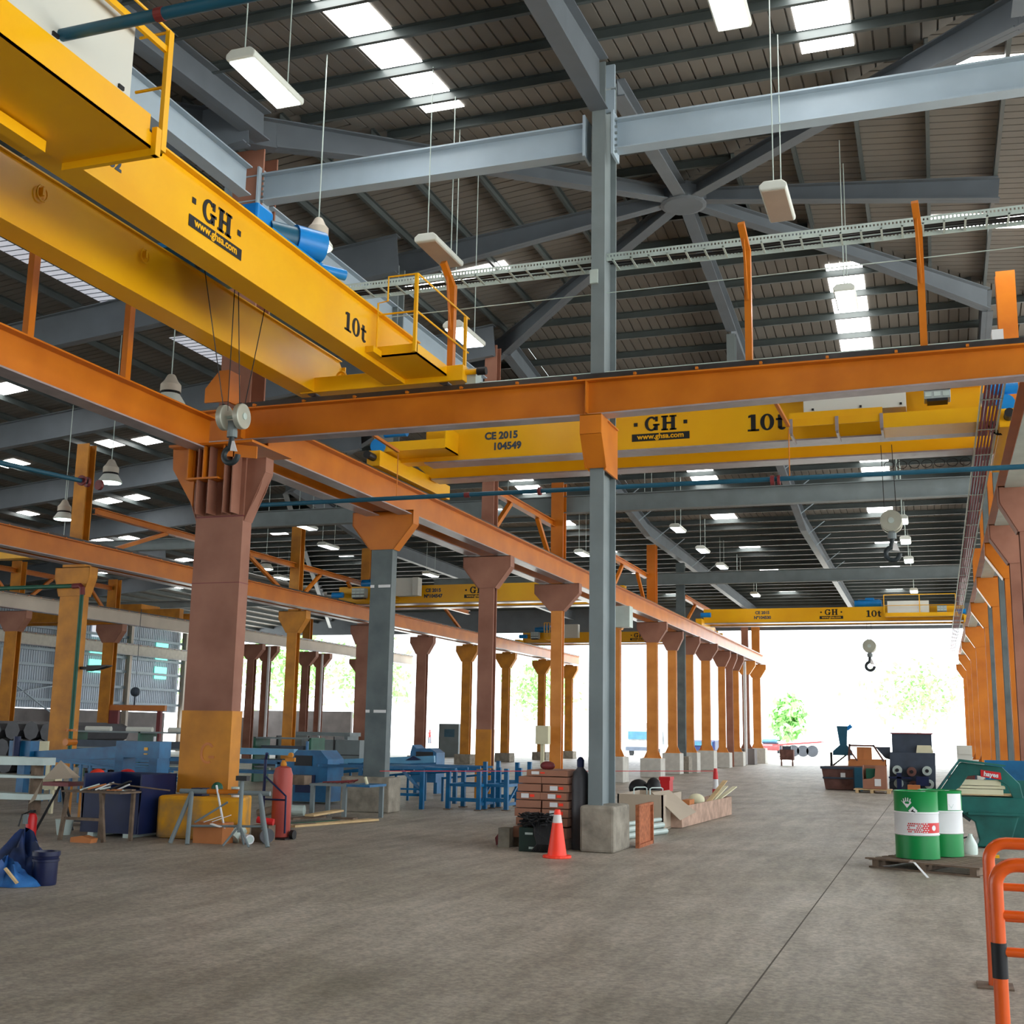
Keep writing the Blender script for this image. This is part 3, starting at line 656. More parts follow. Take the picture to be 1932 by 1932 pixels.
# row two bays over (behind the pipes rack), left rows
g0 = 'columns of the left row'
for i, (y, wd, m, up_) in enumerate(((28.6, 0.78, 'ochre', 9.9), (41.4, 0.42, 'ochre', 9.9), (47.6, 0.62, 'brown', 9.6), (54.0, 0.5, 'brown', 0), (60.0, 0.5, 'ochre', 0), (66.2, 0.45, 'ochre', 0), (73.0, 0.45, 'ochre', 0), (79.0, 0.5, 'ochre', 0))):
    column(-23.6, y, wd, 0.3, 6.28, m, '%s column with tapered head, %s of the left row' % ('brown' if m == 'brown' else 'ochre', ORD[i]), g0, bm='ochre' if m == 'ochre' else 'brown', plinth=(0.9, 0.5, 'conc'), foot=False,
           upper=(0.42, 6.8, up_, 'ochre') if up_ else None, box=(i == 0), half=0.6, bt=6.2)
g2 = 'columns of the far left row'
for i, (y, m, up_) in enumerate(((40.3, 'ochre', 8.4), (46.6, 'ochre', 8.4), (59.0, 'brown', 0), (60.6, 'brown', 0), (65.2, 'brown', 8.3), (67.0, 'brown', 0), (72.5, 'brown', 8.2))):
    column(-36.2, y, 0.6 if i < 2 else 0.45, 0.3, 6.28, m, 'column with tapered head, %s of the far left row' % ORD[i], g2, bm='brown', plinth=None, foot=False, upper=(0.5, 6.9, up_, 'ochre') if up_ else None, half=0.72, bt=6.3)
for y in (59.8, 66.1):
    b = B(); b.cyl((-35.6, y, 0), (-35.6, y, 6.2), 0.08, n=8); tag(b.build('downpipe', 'white'), 'white downpipe between far left brown columns, the %s one' % ('nearer' if y < 60 else 'farther'), 'pipe')
# right row
gr = 'columns of the right row'
for i, (y, wd, m, br) in enumerate(((23.4, 0.6, 'brown', 1), (27.6, 0.5, 'brown', 1), (30.2, 0.45, 'orange', 1), (33.4, 0.4, 'darksteel', 0), (36.6, 0.5, 'orange', 1), (40.5, 0.4, 'darksteel', 0), (43.4, 0.45, 'orange', 1), (52.7, 0.5, 'orange', 1), (61, 0.5, 'orange', 1), (70, 0.5, 'orange', 1), (79.3, 0.5, 'orange', 1))):
    column(1.85, y, wd, 0.35, 6.3 if br else 9.6, m, '%s column, %s of the right row counted from the viewer' % ({'brown':'brown','orange':'orange','darksteel':'dark grey'}[m], ORD[i]), gr, bracket=bool(br), bm='orange' if y > 28 else 'brown', plinth=(0.9, 0.8, 'concpale'), upper=(0.4, 6.9, 12.0 if y < 30 else 9.5, 'orange') if br and i in (1, 4, 6, 7) else None)
# ---------------------------------------------------------------- runway beams
def runway(x, y0, y1, top, h, m, label, w_=0.32, rail=True, clips=True, under='flange'):
    t = thing('runway_beam', (x, (y0+y1)/2, top-h), label, 'crane runway beam')
    b = B(); b.box(x-w_/2, y0, top-0.025, x+w_/2, y1, top); b.box(x-0.008, y0, top-h+0.025, x+0.008, y1, top-0.025); part('web', b, m, t)
    part('bottom_flange', B().box(x-w_/2, y0, top-h, x+w_/2, y1, top-h+0.025), under, t)
    if rail: part('rail', B().box(x-0.035, y0, top, x+0.035, y1, top+0.09), 'rail', t)
    if clips:
        k = B(); y = y0+0.3; n = 0
        while y < y1 and n < 90: k.box(x-0.1, y, top, x+0.1, y+0.05, top+0.035); y += 0.75; n += 1
        part('rail_clips', k, 'orange', t)['kind'] = 'stuff'
    return t
runway(-10.72, 17.6, 80.4, 6.9, 0.6, 'orange', 'long orange runway beam going away along the middle column row, right-hand one')
runway(-11.5, 17.6, 80.4, 6.9, 0.6, 'orange', 'long orange runway beam going away along the middle column row, left-hand one')
runway(-11.45, 5.0, 16.9, 6.83, 0.58, 'orange', 'orange runway beam coming from the big brown column towards the viewer', clips=False, rail=False)
runway(-23.3, 22, 80.4, 6.9, 0.58, 'orange', 'orange runway beam along the left column row, nearer one')
runway(-23.95, 22, 80.4, 6.9, 0.58, 'orange', 'orange runway beam along the left column row, rear one')
runway(-35.9, 35, 80.4, 6.95, 0.6, 'pale', 'pale runway beam along the far left column row')
runway(-48.6, 42, 74, 6.75, 0.65, 'concpale', 'cream runway beam in front of the corrugated wall')
runway(1.5, 17.7, 80.4, 6.85, 0.6, 'orange', 'runway beam along the right column row', under='galv')
t = thing('runway_beam', (-4, 17.3, 6.5), 'thick orange cross beam spanning the whole view at mid height', 'crane runway beam')
b = B(); b.box(-11.95, 17.15, 7.05, 12, 17.45, 7.075); b.box(-11.95, 17.29, 6.52, -4.9, 17.31, 7.05); b.xz([(-4.9,6.52),(1.1,6.63),(12,6.82),(12,7.05),(-4.9,7.05)], 17.29, 17.31)
for x in (-11.9, -11.0, -4.9): b.box(x-0.01, 17.16, 6.55, x+0.01, 17.44, 7.06)
part('web', b, 'orange', t)
part('bottom_flange', B().box(-11.95, 17.15, 6.495, -4.9, 17.45, 6.52).xz([(-4.9,6.495),(12,6.795),(12,6.82),(-4.9,6.52)], 17.15, 17.45), 'flange', t, label='unpainted underside flange')
part('rail', B().box(-11.2, 17.26, 7.09, 12, 17.34, 7.19).box(-11.2, 17.2, 7.09, 12, 17.4, 7.11), 'rail', t)
k = B()
for i in range(24): x = -10.8+i*0.95; k.box(x, 17.16, 7.09, x+0.04, 17.24, 7.13)
part('rail_clips', k, 'orange', t)
# bracing between upper columns
def brace_set(x, ya, yb, z, nm, m='orange'):
    t = thing('truss_brace', (x, (ya+yb)/2, z), nm, 'bracing')
    part('top_bar', B().ibar((x, ya, z), (x, yb, z-0.02), 0.2, 0.2), m, t)
    L = yb-ya
    for a, c in ((ya+0.3*L, ya+0.05*L), (ya+0.72*L, ya+0.94*L)): part('diagonal', B().bar((x, a, z-0.1), (x, c, z-1.15), 0.12, 0.12), m, t)
brace_set(-23.6, 29.2, 41.2, 8.0, 'orange portal bracing above the runway beam left of the big brown column')
brace_set(-23.6, 41.6, 47.4, 8.0, 'orange portal bracing above the left row, right of the big brown column')
brace_set(-23.6, 47.8, 60, 8.0, 'orange portal bracing above the left row, farthest')
brace_set(-11.2, 29.8, 35.6, 8.2, 'orange portal bracing left of the central grey column')
brace_set(-11.2, 42.8, 48.6, 8.2, 'orange portal bracing right of the central grey column')
brace_set(-11.2, 56.6, 66, 8.2, 'orange portal bracing farther along the middle row')
brace_set(-36.2, 34.5, 40.2, 8.0, 'orange portal bracing at the far left edge', 'orange')
brace_set(-36.2, 40.6, 46.4, 8.0, 'orange portal bracing between the two ochre columns at the left', 'orange')
# orange stanchions on the cross beam holding the cable tray
def stanchion(x, y, z0, z1, nm, arm=True, kx=0):
    t = thing('stanchion', (x, y, z0), nm, 'stanchion', 'orange stanchions')
    part('post', B().box(x-0.05, y-0.06, z0, x+0.05, y+0.06, z1-0.25 if arm else z1), 'orange', t)
    if arm:
        part('arm', B().bar((x, y, z1-0.3), (x-0.04, y-0.35, z1+0.02), 0.09, 0.1, up=(1,0,0)), 'orange', t)
        part('strut', B().bar((x, y-0.06, z0+1.1), (x-0.03, y-0.2, z1-0.15), 0.03, 0.03), 'orange', t)
stanchion(-2.44, 17.5, 7.09, 9.3, 'orange stanchion on the cross beam, middle of three')
stanchion(0.05, 17.5, 7.09, 9.3, 'orange stanchion on the cross beam, rightmost of three')
stanchion(-7.3, 17.5, 7.09, 9.25, 'orange stanchion behind the small crane platform')
stanchion(-11.45, 14.6, 6.83, 8.4, 'orange stanchion on the left beam, nearer the brown column', arm=False)
stanchion(-11.45, 12.5, 6.83, 8.4, 'orange stanchion on the left beam, farther left', arm=False)
t = thing('cable_tray', (-3, 18.1, 9.3), 'galvanised ladder cable tray crossing high in front of the roof', 'cable tray')
def tray_side(y):
    b = B(); x = -10.2
    b.box(-10.2, y, 9.4, 12, y+0.01, 9.43); b.box(-10.2, y, 9.3, 12, y+0.01, 9.33); n = 0
    while x < 12: b.box(x, y, 9.33, x+0.03, y+0.008, 9.4); x += 0.055
    b.box(-10.2, y+0.004, 9.33, 12, y+0.008, 9.365); return b
part('side_rail', tray_side(17.95), 'galv', t); part('side_rail', tray_side(18.4), 'galv', t)
k = B(); x = -10.1
while x < 12: k.box(x, 17.95, 9.31, x+0.03, 18.41, 9.33); x += 0.3
part('rungs', k, 'galv', t)['kind'] = 'stuff'
k = B(); k.tube([(-10+i*1.1, 18.1+0.03*math.sin(i*2.1), 9.35) for i in range(20)], 0.018, 6); k.tube([(-10+i*1.1, 18.22+0.04*math.sin(i*1.3), 9.36) for i in range(20)], 0.02, 6); k.tube([(-10+i*1.1, 18.3+0.02*math.sin(i*1.9), 9.35) for i in range(20)], 0.015, 6)
tag(k.build('power_cables', 'black'), 'dark power cables lying in the high ladder tray', 'cables')
b = B(); b.cyl((-9, 18.0, 8.75), (12, 18.0, 8.85), 0.008, n=6); tag(b.build('steel_wire', 'galv'), 'thin steel wire strung below the cable tray', 'wire')
b = B(); b.cyl((-6.9, 17.55, 7.28), (1.0, 17.55, 7.28), 0.018, n=8); b.cyl((-6.9, 17.55, 7.09), (-6.9, 17.55, 7.3), 0.02, n=6)
tag(b.build('collector_rail', 'galv'), 'thin silver conductor bar along the top of the orange cross beam', 'conductor bar')
b = B(); b.box(0.95, 17.3, 7.15, 1.1, 17.5, 7.35); tag(b.build('junction_box', 'white'), 'small white junction box on the orange cross beam at the right', 'junction box')
b = B(); b.box(-6.98, 17.35, 7.2, -6.8, 17.6, 7.48); tag(b.build('buffer_stop', 'galv'), 'small grey buffer stop on the rail near the crane bumper', 'buffer stop')
# cable tray and conductors along the right runway
t = thing('cable_tray', (1.1, 40, 6.9), 'cable tray with red cables along the right runway', 'cable tray')
k = B(); k.box(0.86, 17.7, 7.02, 0.88, 80, 7.1); k.box(1.18, 17.7, 7.02, 1.2, 80, 7.1); part('side_rail', k, 'galv', t)
k = B(); y = 17.8
while y < 80: k.box(0.86, y, 7.02, 1.2, y+0.05, 7.03); y += 2.0
part('rungs', k, 'galv', t)['kind'] = 'stuff'
for i in range(5):
    b = B(); b.cyl((0.92+i*0.055, 17.7, 7.05), (0.92+i*0.055, 80, 7.05), 0.018, n=6)
    tag(b.build('power_cable', 'cable'), 'red-brown cable in the right runway tray', 'cable', 'red-brown cables in the right runway tray')
# compressed-air pipes
def pipe(pts, r, m, label, flanges=(), nm='air_pipe', fm='maroon'):
    t = thing(nm, pts[0], label, 'pipe'); part('tube', B().tube(pts, r, 12), m, t, smooth=True)
    for a, c, rr in flanges: part('flange', B().cyl(a, c, rr, n=14), fm, t)
    return t
pipe([(-12.6, 19.0, 5.75), (12, 19.0, 5.72)], 0.04, 'pipe', 'blue-green air pipe crossing below the yellow crane', [((-2.35, 19.0, 5.72), (-2.29, 19.0, 5.72), 0.08), ((-2.24, 19, 5.72), (-2.2, 19, 5.72), 0.08), ((-7.6, 19.0, 5.74), (-7.5, 19.0, 5.74), 0.048), ((-6.25, 19.0, 5.74), (-6.2, 19.0, 5.74), 0.07)])
for x, yy in ((-2.05, 19.0), (-8.9, 19.0)):
    b = B(); b.cyl((x, 19.0, 5.76), (x, 19.0, 6.55), 0.008, n=6); b.bar((x, 19.0, 6.6), (x-0.1, 17.45, 6.75), 0.05, 0.05)
    tag(b.build('pipe_hanger', 'orange'), 'orange hanger strut holding the air pipe, %s one' % ('right' if x > -5 else 'left'), 'pipe hanger')
pipe([(-7.7, 7.75, 7.68), (4, 7.75, 7.68)], 0.055, 'pipe', 'thick blue-green pipe across the top left corner', [((-6.05, 7.75, 7.68), (-5.97, 7.75, 7.68), 0.06), ((-7.75, 7.75, 7.68), (-7.68, 7.75, 7.68), 0.075)])
pipe([(-15.6, 14.5, 6.15), (-15.3, 18.6, 6.3)], 0.045, 'pipe', 'blue pipe with red flanges at the left', [((-15.3, 18.45, 6.3), (-15.3, 18.5, 6.3), 0.1), ((-15.3, 18.6, 6.3), (-15.28, 18.65, 6.3), 0.1), ((-15.26, 18.9, 6.3), (-15.25, 18.96, 6.3), 0.1)])
t = thing('water_pipe', (-22.9, 28.2, 0), 'green vertical pipe with red elbows left of the ochre column', 'pipe')
part('tube', B().tube([(-26, 28.2, 5.6), (-23.1, 28.2, 5.62), (-23.02, 28.2, 5.55), (-23.0, 28.2, 0.9)], 0.06, 10), 'greendk', t, smooth=True)
part('elbow', B().tube([(-23.35, 28.2, 5.61), (-23.1, 28.2, 5.62), (-23.02, 28.2, 5.55), (-23.0, 28.2, 5.35)], 0.078, 10), 'maroon', t)
part('valve', B().cyl((-23.0, 28.2, 1.5), (-23.0, 28.2, 1.56), 0.16, n=14).cyl((-23.0, 28.2, 0.95), (-23.0, 28.2, 1.0), 0.16, n=14).cyl((-23.0, 28.0, 1.2), (-23.0, 28.4, 1.2), 0.1, n=10), 'orange', t)
# ---------------------------------------------------------------- lifting hooks and cranes
def hook_block(x, y, z, ztop, axis, label, ropes, s=1.0):
    """z = sheave centre height; axis 'x' or 'y' is the sheave axle"""
    t = thing('hook_block', (x, y, z), label, 'crane hook')
    ax = Vector((1,0,0)) if axis == 'x' else Vector((0,1,0)); c = Vector((x,y,z)); off = 0.14*s
    for sg in (-1, 1):
        q = c+ax*off*sg
        sh = part('sheave_cover', B().cyl(q-ax*0.045*s, q+ax*0.045*s, 0.185*s, n=28), 'sheave', t, smooth=True, bevel=0.012*s)
        part('hub', B().cyl(q+ax*0.045*s*sg, q+ax*0.06*s*sg, 0.05*s, n=14), 'galv', sh)
        part('rope_slot', B().box(q.x-0.02*s if axis=='x' else q.x-0.06*s, q.y-0.06*s if axis=='x' else q.y-0.02*s, z+0.13*s, q.x+0.02*s if axis=='x' else q.x+0.06*s, q.y+0.06*s if axis=='x' else q.y+0.02*s, z+0.19*s), 'black', sh)
    part('axle', B().cyl(c-ax*off, c+ax*off, 0.025*s, n=12), 'galv', t)
    part('yoke', B().box(x-0.05*s, y-0.05*s, z-0.22*s, x+0.05*s, y+0.05*s, z-0.06*s).cyl((x,y,z-0.3*s), (x,y,z-0.2*s), 0.075*s, n=14), 'steelgrey', t)
    hk = B(); pts = [(x, y, z-0.28*s), (x-0.005*s, y, z-0.36*s)]; rr = []
    cx, cz = x-0.0, z-0.56*s
    for i in range(19):
        a = R(100+i*14.5); pts.append((cx+0.115*s*math.cos(a), y, cz+0.115*s*math.sin(a)))
    hk.tube(pts, 0.042*s, 10); part('hook', hk, 'darkhook', t, smooth=True)
    l = B(); l.xz([(x+0.02*s, z-0.36*s), (x+0.06*s, z-0.36*s), (x+0.12*s, z-0.52*s), (x+0.0*s, z-0.5*s)], y-0.03*s, y-0.022*s); part('safety_latch', l, 'white', t)
    for k, (dx, dy, tx, ty) in enumerate(ropes):
        part('rope', B().cyl((x+dx, y+dy, z+0.1), (x+tx, y+ty, ztop), 0.007, n=6), 'black', t)
    return t

def end_platform_rail(t, pts, m='yellow', r=0.016):
    for p in pts: part('handrail', B().tube(p, r, 8), m, t, smooth=True)

XF[0] = 0.954
# the near crane: two girders coming towards the viewer
t = thing('bridge_crane', (-9.3, 10, 7.3), 'big yellow bridge crane at the upper left, marked 10t, coming towards the viewer', 'bridge crane')
g = part('girder', B().box(-8.73, 1.0, 7.52, -8.35, 18.4, 8.36), 'yellow', t, bevel=0.006)
part('top_flange', B().box(-8.8, 1.0, 8.36, -8.26, 18.4, 8.385).box(-8.6, 1.0, 8.385, -8.52, 18.3, 8.43), 'yellow', g)
b = B(); b.yz([(1.0,7.52),(18.75,7.52),(19.0,7.66),(19.0,8.24),(18.9,8.34),(1.0,8.34)], -10.5, -10.1)
g2 = part('girder', b, 'yellow', t, bevel=0.006)
part('top_flange', B().box(-10.58, 1.0, 8.33, -10.05, 18.9, 8.35), 'yellow', g2)
part('end_plate', B().box(-10.53, 19.0, 7.62, -10.03, 19.03, 8.26), 'yellow', g2)
lg = B()
for y in (11.0, 13.05): lg.tube([(-10.06+0.0, y+0.09*math.cos(a), 8.08+0.1*math.sin(a)) for a in [R(i*30) for i in range(12)]], 0.012, 6, closed=True); lg.box(-10.1, y-0.02, 8.05, -10.03, y+0.02, 8.15)
part('lifting_lug', lg, 'yellow', g2)
logo((-8.345, 12.19, 8.05), (0,1,0), t, 1.02)
slab('10t', 0.3, 'black', (-8.348, 16.1, 7.9), (0,1,0), t, wide=1.25, gap=0.14, name='load_mark')
text('104552', 0.2, 'machgrey', (-8.345, 9.98, 7.83), (0,1,0), t, name='serial_number', bold=0.009, wide=1.05)
# trolley
tr = part('trolley', B().box(-10.45, 13.6, 8.44, -8.4, 15.3, 8.52), 'motor', t)
part('rope_drum', B().cyl((-9.9, 13.4, 8.9), (-9.9, 14.5, 8.9), 0.24, n=24), 'motor', tr, smooth=True)
part('gearbox', B().box(-9.55, 14.3, 8.52, -9.1, 14.75, 9.32), 'motor', tr, bevel=0.04); part('gearbox_side', B().box(-9.9, 13.6, 8.52, -9.4, 14.2, 9.3), 'motor', tr, bevel=0.08)
part('hoist_motor', B().cyl((-9.2, 14.75, 9.02), (-8.95, 15.1, 9.02), 0.2, n=28), 'pipe', tr, smooth=True, label='darker finned motor body')
part('motor_end', B().cyl((-8.95, 15.1, 9.02), (-8.68, 15.5, 9.02), 0.235, n=28), 'motor', tr, smooth=True)
part('fan_cover', B().cyl((-8.68, 15.5, 9.02), (-8.665, 15.52, 9.02), 0.17, n=20), 'pipe', tr)
part('travel_motor', B().cyl((-8.75, 15.6, 8.72), (-8.5, 15.95, 8.72), 0.085, n=18).box(-8.85, 15.5, 8.4, -8.7, 15.7, 8.8), 'motor', tr, smooth=True)
part('sheave_cheek', B().cyl((-9.75, 13.85, 8.3), (-9.68, 13.85, 8.3), 0.14, n=18).cyl((-9.1, 14.2, 8.3), (-9.03, 14.2, 8.3), 0.14, n=18), 'bluedark', tr)
hook_block(-9.37, 14.4, 6.08, 8.3, 'x', 'silver twin-sheave hook block hanging in front of the big brown column', [(-0.16, 0, -0.33, -0.5), (-0.1, 0, 0.02, -0.2), (0.1, 0, 0.06, -0.2), (0.17, 0, 0.35, 0.25)], 1.0)
# small end platform
pf = part('platform', B().box(-8.33, 16.75, 7.6, -7.58, 18.9, 7.63).box(-8.33, 16.75, 7.6, -7.58, 16.77, 7.78).box(-7.6, 16.75, 7.6, -7.58, 18.9, 7.78).box(-8.4, 16.45, 7.6, -8.2, 16.75, 7.7), 'yellow', t)
end_platform_rail(pf, [[(-8.27, 16.7, 7.7), (-8.27, 16.7, 8.5), (-8.1, 16.7, 8.52), (-8.1, 16.7, 8.93), (-7.58, 16.7, 8.93)], [(-8.27, 16.7, 8.3), (-7.58, 16.7, 8.3)],
    [(-7.58, 16.7, 8.93), (-7.58, 18.95, 8.93)], [(-7.58, 16.7, 8.3), (-7.58, 18.95, 8.3)]])
part('handrail_post', B().box(-7.62, 16.66, 7.62, -7.57, 16.72, 8.93), 'yellow', pf); part('handrail_post', B().box(-7.62, 18.8, 7.62, -7.57, 18.86, 8.93), 'yellow', pf)
# big service walkway with the control cabinets
pf = part('platform', B().box(-8.35, 3.0, 7.44, -7.25, 9.55, 7.46), 'yellow', t)
part('kick_plate', B().box(-7.27, 3.0, 7.44, -7.25, 9.55, 7.6).box(-7.3, 3.0, 7.6, -7.27, 9.35, 7.8).box(-8.3, 9.53, 7.44, -7.25, 9.55, 7.6), 'yellow', pf)
for y in (5.5, 7.15, 9.4): part('cantilever_arm', B().box(-8.35, y-0.03, 7.36, -7.2, y+0.03, 7.44).box(-7.25, y-0.04, 7.36, -7.19, y+0.04, 7.66), 'yellow', pf)
part('under_channel', B().box(-8.3, 5.6, 7.3, -8.1, 6.9, 7.42).box(-8.3, 7.3, 7.3, -8.15, 8.9, 7.42), 'yellow', pf)
cb = part('control_cabinet', B().box(-7.95, 6.62, 7.84, -7.38, 9.15, 8.72), 'offwhite', t, bevel=0.01)
part('cabinet_latch', B().box(-7.38, 8.0, 7.9, -7.36, 8.08, 7.94).box(-7.38, 8.95, 7.9, -7.36, 9.03, 7.94), 'black', cb)
part('control_cabinet', B().box(-7.95, 4.0, 7.84, -7.38, 6.55, 8.72), 'offwhite', t, bevel=0.01)
part('cabinet_foot', B().box(-7.9, 4.2, 7.78, -7.4, 9.1, 7.84), 'black', t)
end_platform_rail(pf, [[(-7.22, 3.0, 8.8), (-7.22, 9.5, 8.8)], [(-7.22, 9.5, 8.8), (-7.6, 9.5, 8.8)], [(-7.22, 9.5, 8.18), (-7.6, 9.5, 8.18)], [(-7.24, 6.5, 7.6), (-7.24, 6.5, 8.8)]])
part('handrail_post', B().box(-7.25, 9.46, 7.46, -7.2, 9.54, 8.8), 'yellow', pf); part('mid_rail', B().box(-7.26, 3.0, 8.55, -7.22, 9.5, 8.62), 'yellow', pf)

XF[0] = None
t = bpy.data.objects['bridge_crane']
ec = part('end_carriage', B().box(-9.9, 17.17, 7.24, -6.95, 17.43, 7.5), 'yellow', t, bevel=0.01)
wh = B().cyl((-9.7, 17.22, 7.28), (-9.7, 17.38, 7.28), 0.09, n=20); part('wheel', wh, 'rail', ec)
wh = B().cyl((-7.3, 17.22, 7.28), (-7.3, 17.38, 7.28), 0.09, n=20); part('wheel', wh, 'rail', ec)
part('bumper', B().cyl((-6.95, 17.3, 7.4), (-6.75, 17.3, 7.4), 0.045, n=14), 'yellow', ec); part('bumper_pad', B().cyl((-6.75, 17.3, 7.4), (-6.6, 17.3, 7.4), 0.065, n=16), 'black', ec)
part('lug', B().tube([(-9.2+0.09*math.cos(R(a)), 17.3, 7.5+0.1*math.sin(R(a))) for a in range(0, 181, 20)], 0.02, 8), 'yellow', ec)
def handrail_x(t, x0, x1, y, z0, z1, n=3):
    part('handrail', B().cyl((x0, y, z1), (x1, y, z1), 0.02, n=8), 'yellow', t)
    part('handrail', B().cyl((x0, y, (z0+z1)/2), (x1, y, (z0+z1)/2), 0.015, n=8), 'yellow', t)
    for i in range(n): x = x0+(x1-x0)*i/(n-1); part('handrail_post', B().box(x-0.02, y-0.02, z0, x+0.02, y+0.02, z1), 'yellow', t)
# the crane right behind the orange cross beam
t = thing('bridge_crane', (-4.7, 23.2, 7.0), 'yellow bridge crane behind the orange cross beam, numbered 104549', 'bridge crane')
g = part('girder', B().box(-10.0, 22.72, 7.27, 1.0, 23.12, 8.06).box(-10.9, 22.72, 7.3, -10.0, 23.12, 7.75), 'yellow', t, bevel=0.006)
part('bottom_flange', B().box(-10.0, 22.66, 7.24, 1.1, 23.18, 7.27), 'flange', g, label='grey underside flange')
part('top_flange', B().box(-10.0, 22.64, 8.06, 1.1, 23.2, 8.085), 'yellow', g)
g2 = part('girder', B().xz([(-10.5, 7.26), (1.2, 7.26), (1.2, 8.06), (-10.9, 8.06), (-10.9, 7.6)], 24.25, 24.65), 'yellow', t, bevel=0.006)
part('bottom_flange', B().box(-10.5, 24.2, 7.23, 1.25, 24.7, 7.26), 'flange', g2, label='grey underside flange')
for x in (-10.72, 1.38):
    c_ = part('end_carriage', B().box(x-0.15, 21.7, 7.02, x+0.15, 25.5, 7.35), 'yellow', t, bevel=0.01)
    part('bumper', B().cyl((x, 21.4, 7.2), (x, 21.7, 7.2), 0.08, n=12), 'black', c_)
    part('travel_motor', B().cyl((x-0.25 if x > 0 else x+0.1, 22.0, 7.78), (x+0.2 if x > 0 else x+0.6, 22.0, 7.78), 0.1, n=16).cyl((x-0.02, 21.9, 7.5), (x-0.02, 22.1, 7.5), 0.16, n=18), 'motor', c_, smooth=True)
logo((-4.94, 22.715, 7.78), (1,0,0), t, 1.0)
slab('10t', 0.33, 'black', (-2.86, 22.715, 7.66), (1,0,0), t, wide=1.15, gap=0.1, name='load_mark')
text('CE 2015', 0.21, 'machgrey', (-8.3, 22.715, 7.75), (1,0,0), t, name='year_mark', bold=0.009); text('104549', 0.21, 'machgrey', (-8.17, 22.715, 7.52), (1,0,0), t, name='serial_number', bold=0.009)
pf = part('platform', B().box(-10.9, 22.0, 7.38, -9.25, 22.7, 7.41).box(-10.9, 21.98, 7.38, -9.25, 22.0, 7.58).box(-9.27, 22.0, 7.38, -9.25, 22.7, 7.85), 'yellow', t)
end_platform_rail(pf, [[(-10.85, 22.0, 7.4), (-10.85, 22.0, 8.5), (-9.3, 22.0, 8.5)]])
pf = part('platform', B().box(-0.7, 21.95, 7.2, 1.1, 22.7, 7.23).box(-0.7, 21.93, 7.2, 1.45, 21.95, 7.47).box(-2.35, 21.93, 7.33, -0.7, 21.95, 7.47), 'yellow', t)
for x in (-2.32, -1.5, -0.72, 1.0): part('cantilever_arm', B().box(x-0.02, 21.95, 7.16, x+0.02, 22.7, 7.22).box(x-0.03, 21.9, 7.2, x+0.03, 21.94, 7.47), 'flange', pf)
part('kick_plate', B().box(-2.35, 21.96, 7.47, -0.7, 21.98, 7.6), 'yellow', pf)
cb = part('control_cabinet', B().box(-2.1, 22.05, 7.6, -0.29, 22.5, 8.3), 'offwhite', t, bevel=0.01)
k = B()
for x in (-1.95, -1.1, -0.4): k.box(x, 22.03, 7.64, x+0.04, 22.05, 7.68)
part('cabinet_latch', k, 'black', cb)
def resistor_bank(x0, x1, y, z0, z1, rows, t):
    r_ = part('resistor_bank', B().box(x0, y, z0, x1, y+0.35, z1), 'greybox', t, bevel=0.01); k = B(); hh = (z1-z0)/rows
    for i in range(rows):
        for j in range(3): w3 = (x1-x0)/3; k.box(x0+j*w3+0.02, y-0.012, z0+i*hh+0.04, x0+(j+1)*w3-0.02, y, z0+(i+1)*hh-0.04)
    part('louvre', k, 'galv', r_); part('slot', B().box(x0, y-0.014, z0+hh-0.012, x1, y, z0+hh+0.012).box(x0+0.05, y-0.01, z0-0.05, x1-0.05, y+0.3, z0), 'black', r_)
resistor_bank(0.02, 0.47, 22.0, 7.7, 8.02, 2, t)
k = B()
for i in range(7): k.tube([(-0.7+i*0.24+0.1*math.cos(a), 24.75, 7.12+0.08*math.sin(a)) for a in [R(j*30) for j in range(12)]], 0.008, 5, closed=True)
part('festoon_loops', k, 'black', t)
k = B()
for i in range(4): k.tube([(1.12+i*0.03, 22.3, 7.55), (1.06+i*0.04, 22.28, 7.3), (1.1+i*0.04, 22.2, 7.08), (1.22+i*0.02, 22.1, 6.98)], 0.01, 6)
part('cable_bundle', k, 'black', t)
hook_block(-0.67, 23.7, 5.78, 7.3, 'y', 'round hook block with black hook hanging below the near right crane', [(-0.12, 0, -0.14, 0), (0.1, 0, 0.06, 0)], 1.1)

